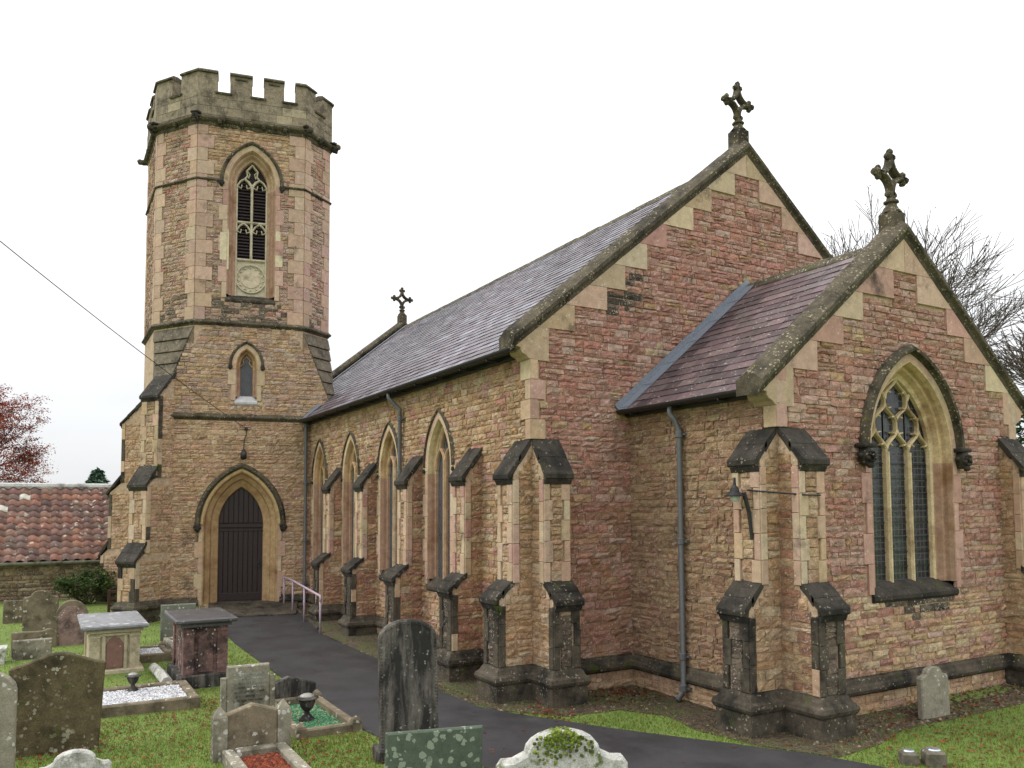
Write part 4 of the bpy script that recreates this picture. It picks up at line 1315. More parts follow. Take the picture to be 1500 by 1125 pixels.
for c_ in (-bw/2, bw/2):
    for za, zb in ((9.42, 10.39), (10.46, 11.62)):
        mb = MB(); z = za
        while z < zb:
            q = FB.p(c_, z, -.06)
            mb.add([FB.p(c_-bw/2+.03, z, -.01), FB.p(c_+bw/2-.03, z, -.01), FB.p(c_+bw/2-.03, z+.075, -.09), FB.p(c_-bw/2+.03, z+.075, -.09), FB.p(c_-bw/2+.03, z-.015, -.01), FB.p(c_+bw/2-.03, z-.015, -.01), FB.p(c_+bw/2-.03, z+.06, -.09), FB.p(c_-bw/2+.03, z+.06, -.09)], [(0, 1, 2, 3), (4, 5, 1, 0), (7, 6, 5, 4), (1, 5, 6, 2), (0, 3, 7, 4)])
            z += .088
        mb.build('louvre', MT['louvre'], W, kind='stuff')
mb = MB(); prism(mb, FT, [(BF[0]+x, y) for x, y in arch_pts(BF[1], BF[2], BF[3], -.21, 8.3)], -.42, -.38); mb.build('back_board', MT['louvre'], W)
mb = MB(); box(mb, FB, -bw, bw, 8.36, 9.36, -.06, -.02, 0, pale); mb.build('panel', MT['ashlar'], W)
mb = MB(); n = 28
bar(mb, FB, [(math.cos(2*math.pi*k/n)*.385, 8.865+math.sin(2*math.pi*k/n)*.385) for k in range(n)], .05, -.03, .03, pale, True)
for k in range(14):
    a = 2*math.pi*k/14
    bar(mb, FB, [(math.cos(a)*.29+math.cos(a+q)*.065, 8.865+math.sin(a)*.29+math.sin(a+q)*.065) for q in (-1.6, -.8, 0, .8, 1.6)], .024, -.03, .01, pale)
mb.build('round_panel_rim', MT['ashlar'], W)
mb = MB(); prism(mb, FB, [(math.cos(2*math.pi*k/n)*.25, 8.865+math.sin(2*math.pi*k/n)*.25) for k in range(n)], -.03, .0, 0, lin((206, 190, 164))); mb.build('round_panel', MT['ashlar'], W)
for u0, u1, z0, z1 in ((BF[0]-.80, BF[0]-.625, 9.25, 10.0), (BF[0]+.625, BF[0]+.82, 9.18, 9.5), (BF[0]+.63, BF[0]+.76, 9.9, 10.16), (BF[0]-.62, BF[0]-.57, 9.0, 10.1)):
    mb = MB(); box(mb, FT, u0, u1, z0, z1, -.02, .041, .004, lin((206, 192, 160))); mb.build('replaced_stone', MT['ashlar'], tower_e)

# door
W = empty('doorway', FT.p(DR[0], .15, 0), church)
mb = MB()
archsweep(mb, FT, DR[0], DR[1], DR[2], DR[3], [(.004, -.0), (.004, .036), (-.025, .034), (-.055, -.02), (-.06, -.06), (-.17, -.13), (-.185, -.16), (-.20, -.2), (-.36, -.29), (-.375, -.32), (-.38, -.42)], .10, lin((176, 146, 108)), False, 12, False)
mb.build('reveal', MT['gold'], W)
v = .1; k = 0
while v < 2.15:
    h = min(.41, 2.2-v)
    for s in (-1, 1):
        wd = .2 if k % 2 else .1
        u0, u1 = sorted((DR[0]+s*(DR[1]+.003), DR[0]+s*(DR[1]+wd)))
        mb = MB(); box(mb, FT, u0, u1, v+.003, v+h-.003, -.02, .037, .004, pick(P_DRPINK if s < 0 and random.random() < .6 else P_DRESS, .08)); mb.build('jamb_stone', MT['ashlar'], W)
    v += h; k += 1
mb = MB(); o = .06
archsweep(mb, FT, DR[0], DR[1], DR[2], DR[3], [(o, .02), (o, .06), (o+.03, .09), (o+.05, .13), (o+.10, .13), (o+.14, .07), (o+.15, .02)], None, (.5, .5, .5), True, 12); mb.build('hood_mould', MT['coping'], W)
mb = MB(); archsweep(mb, FT, DR[0], DR[1], DR[2], DR[3], [(.004, .0), (.004, .0385), (.06, .0385), (.06, 0)], None, lin((196, 170, 124)), True, 12); mb.build('arch_stone', MT['ashlar'], W)
for s in (-1, 1): carved_boss(FT.p(DR[0]+s*(DR[1]+.135), 2.12, .07), .15, FT, W)
door = empty('door', FT.p(DR[0], .15, -.38), W)
FDr = Fr(FT.p(DR[0], 0, -.39), FT.U, FT.N)
dtop = lambda u: arch_top(u, DR[1], DR[2], DR[3], -.375)
npk = 9; hwd = .565
for k in range(npk):
    a, b_ = -hwd+2*hwd*k/npk, -hwd+2*hwd*(k+1)/npk
    for z0, z1 in ((.15, 2.12), (2.22, None)):
        pts = [(a+.004, z0), (b_-.004, z0)]+([(b_-.004, z1), (a+.004, z1)] if z1 else [(b_-.004, max(z0+.05, dtop(b_-.004))), ((a+b_)/2, max(z0+.06, dtop((a+b_)/2))), (a+.004, max(z0+.05, dtop(a+.004)))])
        mb = MB(); prism(mb, FDr, pts, -.03, .012+U_(-.002, .002), .006); mb.build('plank', MT['door'], door)
mb = MB(); prism(mb, FDr, [(x, y) for x, y in arch_pts(DR[1]-.0, DR[2], DR[3], -.372, .15)], -.06, -.025); mb.build('backing', MT['door'], door)
for z0, z1, q in ((2.10, 2.2, .05), (2.0, 2.06, .03), (.15, .36, .026)):
    mb = MB(); box(mb, FDr, -hwd, hwd, z0, z1, .0, q, .008); mb.build('rail', MT['door'], door)
mb = MB(); n = 14
box(mb, FDr, .44, .50, 1.02, 1.24, .012, .022, .003)
tube(mb, [FDr.p(.47+.05*math.cos(2*math.pi*k/n), 1.08+.05*math.sin(2*math.pi*k/n), .035) for k in range(n+1)], .009, 6); blob(mb, FDr.p(.47, 1.15, .03), .025, n=6, m=5)
mb.build('handle', MT['dark_iron'], door)
# threshold platform
mb = MB()
pf = [td(-.75, .45), td(1.5, .45), td(1.5, -.05), td(1.35, -1.7), td(-.7, -1.7), td(-.75, -.05)]
zt = [.148, .148, .13, .0, .0, .13]
mb.add([(x, y, z) for (x, y), z in zip(pf, zt)]+[(x, y, -.3) for x, y in pf], [(0, 1, 2, 5), (5, 2, 3, 4), (3, 4, 10, 9), (4, 5, 11, 10), (2, 3, 9, 8)])
mb.build('threshold', MT['plinth'], church)

# diagonal buttresses on the tower's outer corners
def diag_buttress(cor, ddir, stages, w2, name, colf, sides):
    """stages: (projection, z bottom, z lip, z top of cap)"""
    O = np.array(td(*cor)); dw = TN*ddir[0]+TW*ddir[1]; dw = dw[:2]/np.linalg.norm(dw[:2])
    F = Fr((O[0], O[1], 0), (-dw[1], dw[0], 0), (dw[0], dw[1], 0))      # u to the right seen from outside
    u0, u1 = -w2, w2
    SF = Fr(F.p(u0, 0, 0), F.N, F.U)
    prof = [(-.9, GB)]
    for p, z0, zl, zt_ in stages: prof += [(p-.022, z0), (p-.022, zl)]
    prof += [(-.55, stages[-1][3]), (-.9, stages[-1][3])]
    mb = MB(); prism(mb, SF, prof, .012, 2*w2-.012, 0, MORT); b = mb.build(name, MT['mortar'], church)
    for k, (p, z0, zl, zt_) in enumerate(stages):
        za = max(z0, .31)+(.04 if k else 0)
        FF = Fr(F.p(0, 0, p-.012), F.U, F.N)
        v = za
        j = 0
        while v < zl-.12:
            h = min(U_(.28, .38), zl-.1-v)
            if zl-.1-v-h < .08: h = zl-.1-v
            for s in (0, 1):
                q = (.13, .2)[(j+s) % 2]
                ua, ub = (u0+.004, u0+q) if s == 0 else (u1-q, u1-.004)
                mb = MB(); box(mb, FF, ua, ub, v+.003, v+h-.003, -.03, .03, .006, pick(P_DRESS, .1)); mb.build('quoin', MT['plinth' if k == 0 and random.random() < .7 else 'ashlar'], b)
            v += h; j += 1
        rubble(b, FF, za, zl-.1, lambda v: [(u0+.17, u1-.17)], colf, (.1, .18), (.16, .3), .018)
        nxt = stages[k+1][0] if k+1 < len(stages) else -.5
        cap_slabs(F, u0, u1, p+.07, zl, nxt-.02, zt_, b, steps=2 if k+1 < len(stages) else 3)
        for s in sides:
            Fs = Fr(F.p(u1-.012, 0, 0), -F.N, F.U) if s else Fr(F.p(u0+.012, 0, 0), F.N, -F.U)
            rubble(b, Fs, max(z0, .31), zl, (lambda v, p=p: [(-p+.12, .75)]) if s else (lambda v, p=p: [(-.75, p-.12)]), colf, (.1, .17), (.16, .36), .02)
            v = max(z0, .31)
            while v < zl-.1:
                h = min(.33, zl-v)
                ua, ub = (-p+.004, -p+.12) if s else (p-.12, p-.004)
                mb = MB(); box(mb, Fs, ua, ub, v+.003, v+h-.003, -.03, .026, .005, pick(P_DRESS, .12)); mb.build('quoin', MT['plinth' if random.random() < .5 else 'ashlar'], b)
                v += h
    P3 = [F.p(u0, 0, -.6), F.p(u0, 0, stages[0][0]), F.p(u1, 0, stages[0][0]), F.p(u1, 0, -.6)]
    plinth_path([tuple(q[:2]) for q in P3], parent=b, dz=.02)
    return F
F1 = diag_buttress(SQ[1], (-.7071, -.7071), [(.78, GB, 1.3, 1.75), (.5, 1.5, 3.2, 3.7), (.2, 3.4, 5.5, 6.4)], .31, 'tower_buttress', lambda u, v: pick(P_TLOW), (1, 0))
F2 = diag_buttress(SQ[0], (-.82, .57), [(1.0, GB, 1.2, 1.6), (.75, 1.4, 3.1, 3.6), (.32, 3.4, 5.2, 5.9)], .34, 'tower_buttress', lambda u, v: pick(P_TLOW), (1, 0))
plinth_path([td(-2.0, 0), td(-1.0, 0)], WPL, dz=.03)
plinth_path([td(1.02, 0), td(1.84, 0)], WPL, dz=.03)

# small things on the church
def thing_root(name, loc, label, cat, group=None): return empty(name, loc, None, label, cat, group)
# door lamp with its cable
q = FT.p(.06, 4.05, .13)
t = thing_root('door_lamp', q, 'small black lamp fixed above the pointed tower door', 'lamp')
mb = MB(); box(mb, Fr(q, FT.U, FT.N), -.05, .05, -.02, .1, -.13, .02, .01); mb.build('bracket', MT['dark_iron'], t)
mb = MB(); tube(mb, [q+np.array([0, 0, .08]), q+FT.N*.1+np.array([0, 0, .02]), q+FT.N*.16+np.array([0, 0, -.12])], [.05, .075, .085], 9); mb.build('lamp_head', MT['dark_iron'], t, True)
A = FT.p(.12, 4.72, .08)
far = np.array([0.06, -10.3, 11.7])
dirn = far-A
wire = []
for k in range(25):
    s = k/24; P = A+dirn*s; wire.append(P-np.array([0, 0, 4*s*(1-s)*.6]))
mb = MB(); tube(mb, wire, .008, 5); tag(mb.build('overhead_cable', MT['dark_iron'], None, True), 'thin overhead cable running from the tower wall up to the left', 'cable')
t = thing_root('cable_bracket', A, 'small iron bracket on the tower where the overhead cable ends', 'bracket')
mb = MB(); blob(mb, A, .05, n=7, m=5); box(mb, Fr(A, FT.U, FT.N), -.03, .03, -.04, .04, -.08, .02, .005); mb.build('insulator', MT['dark_iron'], t)
mb = MB(); tube(mb, [A, A+np.array([0, 0, -.15])+FT.U*.0, A+np.array([0, 0, -.3])-FT.U*.05-FT.N*.02, q+np.array([0, 0, .12])-FT.N*.04], .012, 5); mb.build('drop_wire', MT['dark_iron'], t)
# floodlight on the chancel corner buttress
q = np.array([XC-.16, YC-.44, 2.78])
t = thing_root('bracket_lamp', q, 'black bracket lamp with flat shade on the chancel corner buttress', 'lamp')
mb = MB(); tube(mb, [q+np.array([-.02, .09, .03]), q+np.array([.1, .05, .02]), np.array([XC+.4, YC+.1, 2.74]), np.array([XC+.4, YC+.3, 2.74])], .013, 6); mb.build('stay_rod', MT['dark_iron'], t)
mb = MB(); tube(mb, [q+np.array([0, .0, .0]), q+np.array([.02, .06, -.25]), q+np.array([.04, .08, -.6])], [.03, .026, .02], 7); mb.build('bracket_arm', MT['dark_iron'], t)
mb = MB(); lathe(mb, q+np.array([-.1, -.06, -.03]), [(.13, -.02), (.135, -.01), (.06, .04), (.05, .09), (.02, .12), (.015, .22)], 14); mb.build('lamp_shade', MT['dark_iron'], t)
mb = MB(); lathe(mb, q+np.array([-.1, -.06, -.12]), [(.04, 0), (.06, .03), (.07, .10)], 10); mb.build('lamp_glass', plain_mat('frosted_glass', (200, 200, 190), .3), t)
# wall lamp on the far tower buttress
q = F2.p(-.1, 2.42, .78)
t = thing_root('wall_lamp', q, 'small grey box lamp on the rearmost tower buttress', 'lamp')
mb = MB(); box(mb, Fr(q, F2.U, F2.N), -.07, .07, -.1, .12, -.02, .12, .015); mb.build('lamp_body', plain_mat('grey_plastic', (150, 152, 160), .4), t)
mb = MB(); tube(mb, [q+F2.N*.0+np.array([0, 0, -.1]), q+np.array([0, 0, -1.2])], .012, 5); mb.build('cable', MT['dark_iron'], t)
flush_stones(600)

# ================================================================ HANDRAIL
t = thing_root('handrail', (-19.5, 5.6, gz(-19.5, 5.6)), 'pale lilac metal handrail beside the path to the tower door', 'handrail')
hp = [(-21.75, 5.55), (-20.7, 5.5), (-19.4, 5.43), (-17.9, 5.37)]
tops = []
for x, y in hp:
    z = gz(x, y); tops.append(np.array([x, y, z+.82]))
    mb = MB(); tube(mb, [(x, y, z-.05), (x, y, z+.80)], .024, 8); mb.build('post', MT['rail'], t, True)
mb = MB(); tube(mb, [tops[0]+np.array([-.05, .0, -.12]), tops[0], *tops[1:-1], tops[-1], tops[-1]+np.array([.02, -.0, -.12])], .027, 8); mb.build('top_rail', MT['rail'], t, True)

# kerb edging along the path beside the lawn
for k, (a, b_) in enumerate((((-21.3, 3.56), (-19.9, 3.46)), ((-19.85, 3.45), (-18.4, 3.40)), ((-21.2, 5.72), (-19.7, 5.6)), ((-19.65, 5.59), (-18.3, 5.46)))):
    a, b_ = np.array([*a, gz(*a)]), np.array([*b_, gz(*b_)])
    e = (b_-a); e /= np.linalg.norm(e); nn = np.array([-e[1], e[0], 0])
    mb = MB(); sweep(mb, [[p+nn*o+np.array([0, 0, z]) for o, z in ((-.04, -.1), (-.04, .05), (-.03, .065), (.03, .065), (.04, .05), (.04, -.1))] for p in (a, b_)])
    o = mb.build('kerb', MT['plinth']); tag(o, kind='structure')
    o['label'] = 'low stone kerb along the tarmac path'

# ================================================================ GRAVES
MT['g_olive'] = stone_mat('mossy_headstone', (92, 82, 58), var=.6, grime=.4, gcol=(44, 40, 26), lich=.45, lcol=(176, 172, 150), lscale=24, moss=.22, mcol=(96, 98, 48), bump=.7)
MT['g_grey'] = stone_mat('grey_headstone', (138, 132, 116), var=.4, grime=.35, gcol=(70, 66, 52), lich=.45, lscale=19, moss=.08, bump=.5)
MT['g_brown'] = stone_mat('brown_headstone', (124, 112, 92), var=.4, grime=.4, gcol=(62, 58, 44), lich=.25, lscale=20, moss=.1, bump=.5)
MT['g_pink'] = stone_mat('pink_headstone', (142, 118, 110), var=.4, grime=.25, lich=.2, bump=.5)
MT['g_black'] = stone_mat('blackened_headstone', (116, 110, 102), var=.4, grime=.8, stretch=(2.2, 2.2, .45), gcol=(24, 24, 24), lich=.12, lcol=(150, 148, 140), lscale=40, bump=.4, gscale=2.6)
MT['g_slate'] = stone_mat('green_slate_headstone', (82, 92, 78), var=.3, grime=.15, gcol=(50, 58, 50), lich=1.1, lcol=(150, 160, 140), lscale=15, bump=.3, lmask=False)
MT['g_lime'] = stone_mat('grey_green_headstone', (116, 120, 104), var=.3, grime=.25, gcol=(74, 78, 64), lich=.25, lscale=24, bump=.4)
MT['g_white'] = stone_mat('white_lichen_headstone', (190, 188, 180), var=.5, grime=.3, gcol=(92, 88, 78), lich=.6, lcol=(214, 214, 208), lscale=16, moss=.42, mcol=(104, 124, 36), bump=1.)
MT['g_pale'] = stone_mat('pale_tomb_stone', (182, 170, 144), var=.4, grime=.2, gcol=(110, 98, 72), lich=.12, moss=.06, bump=.4)
MT['g_top'] = stone_mat('slab_top', (132, 132, 134), var=.5, grime=.25, gcol=(80, 78, 74), lich=.35, lcol=(216, 216, 214), lscale=9, bump=.3, rough=.5)
MT['g_dkslab'] = stone_mat('dark_slab', (74, 72, 74), var=.4, grime=.3, gcol=(44, 42, 44), lich=.08, bump=.2, rough=.4, spec=.6)
MT['g_redpanel'] = stone_mat('red_tomb_panel', (128, 100, 94), var=.6, grime=.5, gcol=(36, 32, 30), lich=.3, lscale=24, bump=.7)
MT['g_cube'] = stone_mat('small_cube_stone', (112, 106, 92), var=.3, grime=.2, lich=.05, bump=.3)

def outline(w, h, top, n=10):
    a = w/2
    if top == 'flat': return [(-a, 0), (a, 0), (a, h), (-a, h)]
    if top == 'round':
        r_ = a; return [(-a, 0), (a, 0)]+[(math.cos(math.pi*i/(2*n))*a if False else a*math.cos(math.pi*i/n), h-r_*.62+.62*r_*math.sin(math.pi*i/n)) for i in range(n+1)]
    if top == 'gothic':
        hh = h-a*1.15
        L_ = [(a-a*(1-math.cos(q))*1., hh+a*1.15*math.sin(q)) for q in (math.pi/2*i/n for i in range(n))]
        return [(-a, 0), (a, 0)]+L_+[(0, h)]+[(-x, y) for x, y in L_[::-1]]
    if top == 'peak': return [(-a, 0), (a, 0), (a, h-.16*w), (0, h), (-a, h-.16*w)]
    if top == 'camel':
        return [(-a, 0), (a, 0), (a, h*.88)]+[(a*(1-i/n)*1 if False else a-2*a*i/(2*n), h*(.89+.11*(.5-.5*math.cos(math.pi*i/n)))) for i in range(1, n)]+[(0, h)]+[(-2*a*i/(2*n), h*(.89+.11*(.5+.5*math.cos(math.pi*i/n)))) for i in range(1, n)]+[(-a, h*.87)]
    if top == 'shoulder':
        s = a*.52; k = h-s*.62
        R_ = [(a, k-.10*w), (a*.93, k-.05*w), (a*.76, k-.045*w), (s*1.1, k+.0)]
        A_ = [(s*1.1*math.cos(math.pi*i/n), k+(h-k)*math.sin(math.pi*i/n)) for i in range(1, n)]
        return [(-a, 0), (a, 0)]+R_+A_+[(-x, y) for x, y in R_[::-1]]
    if top == 'ogee':
        L_ = [(a, h*.80), (a*.9, h*.84), (a*.72, h*.86), (a*.58, h*.93), (a*.3, h*.985), (0, h)]
        return [(-a, 0), (a, 0)]+L_+[(-x, y) for x, y in L_[-2::-1]]

def headstone(x, y, w, h, th, top, mat, label, lean=0., side=0., yaw=0., border=None, base=None, name='headstone', group='headstones in the churchyard', panel=None, bev=.015):
    z = gz(x, y)
    root = thing_root(name, (x, y, z), label, 'gravestone', group)
    U0 = np.array([math.sin(R(yaw)), math.cos(R(yaw)), 0]); N0 = np.array([math.cos(R(yaw)), -math.sin(R(yaw)), 0])
    V0 = np.array([0, 0, 1.])+N0*math.tan(R(lean))+U0*math.tan(R(side))
    F = Fr((x, y, z-.06), U0, N0, V0/np.linalg.norm(V0))
    pts = outline(w, h+.06, top)
    mb = MB(); prism(mb, F, pts, -th/2, th/2, bev, (.5, .5, .5), True, True)
    mb.build('slab', MT[mat], root)
    if panel:       # sunk or raised face
        mb = MB(); prism(mb, F, [(u*panel[1], v*panel[1]+(h*.02)) for u, v in pts], th/2-.01, th/2+.008, .006); mb.build('face_panel', MT[panel[0]], root)
    if border:
        mb = MB(); P_ = [p for p in outline(w*.93, h+.02, top)]
        for i in range(1, len(P_)-0):
            a_, b_ = np.array(P_[i]), np.array(P_[(i+1) % len(P_)])
            if i+1 >= len(P_)+1: break
            m_ = max(1, int(np.linalg.norm(b_-a_)/.035))
            for k in range(m_):
                q = a_+(b_-a_)*k/m_; blob(mb, F.p(q[0], q[1], th/2+.0), .014, n=5, m=4)
        mb.build('rope_border', MT[mat], root, kind='stuff')
    if base:
        bw_, bh, bt = base
        mb = MB(); box(mb, Fr((x, y, z-.06), U0, N0), -bw_/2, bw_/2, 0, bh+.06, -bt/2, bt/2, .02, bb=True); mb.build('plinth', MT[mat], root)
    return root, F

def kerbset(x0, x1, y0, y1, h, fill, label, wd=.12, posts=0., mat='g_brown', fillz=.04, name='kerbed_grave', cut=None):
    z = gz((x0+x1)/2, (y0+y1)/2)
    root = thing_root(name, ((x0+x1)/2, (y0+y1)/2, z), label, 'grave', 'kerbed graves')
    for (a, b_, c, d) in ((x0, x1, y0, y0+wd), (x0, x1, y1-wd, y1), (x0, x0+wd, y0+wd+.003, y1-wd-.003), (x1-wd, x1, y0+wd+.003, y1-wd-.003)):
        mb = MB(); box(mb, WF, a, b_, c, d, z-.08, z+h+U_(-.006, .006), .018); mb.build('kerb_stone', MT[mat], root)
    if posts:
        for px, py in ((x0+wd/2, y0+wd/2), (x0+wd/2, y1-wd/2), (x1-wd/2, y0+wd/2), (x1-wd/2, y1-wd/2)):
            mb = MB(); P = np.array([px, py, z-.05]); lathe(mb, P, [(wd*.62, 0), (wd*.62, h+posts), (wd*.5, h+posts+.03), (.01, h+posts+.07)], sq=True); mb.build('corner_post', MT[mat], root)
    if fill:
        fm, colors, size = fill
        mb = MB(); box(mb, WF, x0+wd, x1-wd, y0+wd, y1-wd, z-.05, z+fillz-.01); mb.build('bed', MT['mortar'] if fm == 'chips' else fm, root)
        mb = MB(); n = int((x1-x0)*(y1-y0)*1500)
        for k in range(n):
            c = np.array([U_(x0+wd, x1-wd), U_(y0+wd, y1-wd), z+fillz-.005]); s = U_(.5, 1.3)*size
            a = U_(0, 6.3); e1 = np.array([math.cos(a), math.sin(a), U_(-.3, .3)])*s; e2 = np.array([-math.sin(a), math.cos(a), U_(-.3, .3)])*s*.7
            mb.add([c-e1-e2, c+e1-e2*.6, c+e1*.7+e2, c-e1*.8+e2, c+np.array([0, 0, s*.8])], [(0, 1, 4), (1, 2, 4), (2, 3, 4), (3, 0, 4)], jit(random.choice(colors), .15))
        mb.build('gravel', MT['chip'], root, False, False, 'stuff')
    return root

def attr_mat(name, rough=.8, trans=0.):
    m, nt, b = mat_base(name)
    a = nd(nt, 'ShaderNodeAttribute', attribute_name='col'); nt.links.new(a.outputs['Color'], b.inputs['Base Color'])
    b.inputs['Roughness'].default_value = rough; b.inputs['Specular IOR Level'].default_value = .25
    if trans:
        t_ = nd(nt, 'ShaderNodeBsdfTranslucent'); nt.links.new(a.outputs['Color'], t_.inputs[0])
        mx_ = nd(nt, 'ShaderNodeMixShader'); mx_.inputs[0].default_value = trans
        nt.links.new(b.outputs[0], mx_.inputs[1]); nt.links.new(t_.outputs[0], mx_.inputs[2]); nt.links.new(mx_.outputs[0], nt.nodes['Material Output'].inputs[0])
    return m
MT['chip'] = attr_mat('stone_chips'); MT['leaf'] = attr_mat('leaves', .7, .3); MT['blade'] = attr_mat('grass_blades', .8, .3)

# standing stones, left lawn
headstone(-23.7, -.6, .42, .56, .1, 'flat', 'g_brown', 'small low grey headstone at the far end of the lawn', 1, 1, 6)
headstone(-22.0, .0, .72, .92, .11, 'shoulder', 'g_brown', 'tall brown headstone with rounded shoulders behind the low stones', 0, 0, 4)
headstone(-19.3, .6, .60, .92, .12, 'gothic', 'g_brown', 'pointed headstone with a sunken pink face panel', -2, -3, 4, panel=('g_pink', .86))
headstone(-18.3, -.2, .55, .46, .10, 'flat', 'g_brown', 'low square-topped headstone just behind a lower grey one', 0, 0, 2)
headstone(-17.9, -.12, .64, .36, .12, 'flat', 'g_grey', 'low wide grey headstone in front of a square-topped one', -2, 0, 0)
headstone(-19.2, .15, .30, .38, .09, 'ogee', 'g_brown', 'very small dark headstone beside the low square stones', 0, 0, 3)
headstone(-17.75, -.62, .13, .3, .4, 'flat', 'g_white', 'stub of pale stone at the left end of the low stones', 0, 6, 0)
headstone(-10.92, .14, .98, 1.13, .13, 'camel', 'g_olive', 'big leaning headstone covered in brown moss and pale lichen', -3, 3, 4)
headstone(-10.0, -.55, .72, 1.16, .12, 'round', 'g_grey', 'rounded grey headstone cut by the left edge', 0, 0, 5)
headstone(-9.3, .33, .66, .40, .11, 'shoulder', 'g_white', 'low headstone with white lichen along its curved top', -3, 0, 4)
headstone(-17.82, 2.42, .66, .84, .09, 'flat', 'g_lime', 'square grey-green headstone standing behind the dark chest tomb', 0, 0, 2)
headstone(-8.58, 3.6, .66, 1.52, .10, 'round', 'g_black', 'tall blackened round-topped headstone with a rope edge by the path', -1, -1, 12, border=True, base=(.78, .14, .3), bev=.02)
headstone(-7.36, 3.33, .95, .62, .07, 'flat', 'g_slate', 'wide green slate headstone spotted with pale lichen', -1, 2, 14)
t17, F17 = headstone(-6.4, 4.2, 1.22, .74, .16, 'shoulder', 'g_white', 'white lichen-crusted headstone with bright moss on top', -2, 0, 22, bev=.03)
mb = MB()
for k in range(420):
    u = max(-.27, min(.27, random.gauss(.0, .14))); v = .79-abs(random.gauss(0, .10))-.12*abs(u)**1.2*2.2
    if random.random() < .4: wv = U_(-.07, .08); v = .79-1.15*u*u-abs(u)**4*18
    else: wv = .083
    blob(mb, F17.p(u, v, wv), U_(.008, .02), jit(random.choice([lin((104, 122, 40)), lin((84, 98, 32)), lin((124, 136, 56)), lin((70, 78, 32))]), .2), n=5, m=4, rough=.3)
mb.build('moss', MT['chip'], t17, False, False, 'stuff')
headstone(-6.72, 10.3, .56, .66, .09, 'shoulder', 'g_grey', 'small grey headstone against the chancel wall below the window', -3, 2, 2)
for x, y, s, lb in ((-5.66, 8.19, .17, 'small brown cube stone on the lawn by the path'), (-5.48, 8.36, .2, 'small grey cube stone with a shiny top on the lawn')):
    t = thing_root('grave_marker', (x, y, gz(x, y)), lb, 'gravestone', 'cube markers')
    mb = MB(); box(mb, Fr((x, y, gz(x, y)-.03), (math.cos(.9), math.sin(.9), 0), (0, 0, 1), (-math.sin(.9), math.cos(.9), 0)), -s/2, s/2, -s/2, s/2, 0, s*.95, .02); mb.build('cube_stone', MT['g_cube'], t)
    mb = MB(); lathe(mb, (x, y, gz(x, y)-.03+s*.95), [(s*.36, -.01), (s*.36, .008), (s*.3, .02), (s*.1, .024)], 14); mb.build('vase_lid', plain_mat('aluminium', (190, 194, 200), .3, .8), t)

# double stone with a leaf-filled kerb
t, F = headstone(-10.88, 2.33, .52, .80, .10, 'flat', 'g_grey', 'square headstone with worn inscription behind a low gabled headstone', 0, 0, 3, base=None)
mb = MB()
for k in range(8):
    u = -.20+U_(0, .03); v = .74-.055*k
    while u < .16:
        q = U_(.02, .07); box(mb, F, u, u+q, v, v+.022, .05, .0535); u += q+U_(.01, .02)
mb.build('worn_inscription', stone_mat('worn_lettering', (150, 154, 146), var=.6, grime=.5, lich=0), t, kind='stuff')
for s in (-1, 1):
    mb = MB(); box(mb, F, s*.262 if s > 0 else -.335, .335 if s > 0 else -.262, 0, .72, -.04, .04, .012, bb=True); mb.build('side_wing', MT['g_grey'], t)
t, F = headstone(-9.58, 2.1, .56, .58, .12, 'peak', 'g_brown', 'low gabled headstone between two posts at the head of a leaf-filled kerb', -1, 0, 2)
for s in (-1, 1):
    mb = MB(); P = np.array([-9.58, 2.1+s*.35, gz(-9.58, 2.1)-.05]); lathe(mb, P, [(.075, 0), (.075, .52), (.06, .56), (.01, .63)], sq=True); mb.build('post', MT['g_grey'], t)
LEAFC = [lin(c) for c in ((126, 58, 38), (104, 42, 30), (146, 78, 46), (84, 42, 32), (118, 70, 48))]
kerbset(-9.48, -7.6, 1.76, 2.46, .12, ('chips', LEAFC, .02), 'kerbed grave filled with red fallen leaves, nearest the camera', .13, mat='g_grey', fillz=.05)
# green chip grave with urn
GREENC = [lin(c) for c in ((74, 132, 92), (60, 112, 80), (96, 148, 108), (52, 98, 66))]
kerbset(-11.75, -9.95, 2.72, 3.52, .12, ('chips', GREENC, .014), 'kerbed grave filled with green chippings beside the path', .10, .06, mat='g_brown', fillz=.04)
headstone(-11.85, 3.1, .78, .42, .11, 'peak', 'g_black', 'low dark gabled headstone at the head of the green chippings', 0, 0, 0)
def urn(x, y, z, h, label, mat):
    t = thing_root('flower_urn', (x, y, z), label, 'urn', 'grave urns')
    r_ = h*.5
    mb = MB(); lathe(mb, (x, y, z), [(r_*.62, 0), (r_*.62, .04*h), (r_*.5, .1*h), (r_*.24, .24*h), (r_*.2, .34*h), (r_*.34, .4*h), (r_*.5, .52*h), (r_*.62, .7*h), (r_*.6, .76*h)], 16); mb.build('bowl', MT[mat], t, True)
    mb = MB(); lathe(mb, (x, y, z), [(r_*.6, .755*h), (r_*.86, .82*h), (r_*.88, .86*h), (r_*.6, .88*h)], 16); mb.build('rim', MT[mat], t, True)
    mb = MB(); lathe(mb, (x, y, z), [(r_*.58, .87*h), (r_*.54, .94*h), (r_*.3, 1.0*h), (.01, 1.02*h)], 16); mb.build('perforated_lid', plain_mat('pewter', (150, 148, 140), .5, .3), t, True)
urn(-10.75, 3.06, gz(-10.7, 3.1)+.03, .34, 'dark urn with a domed lid on the green chippings', 'g_black')
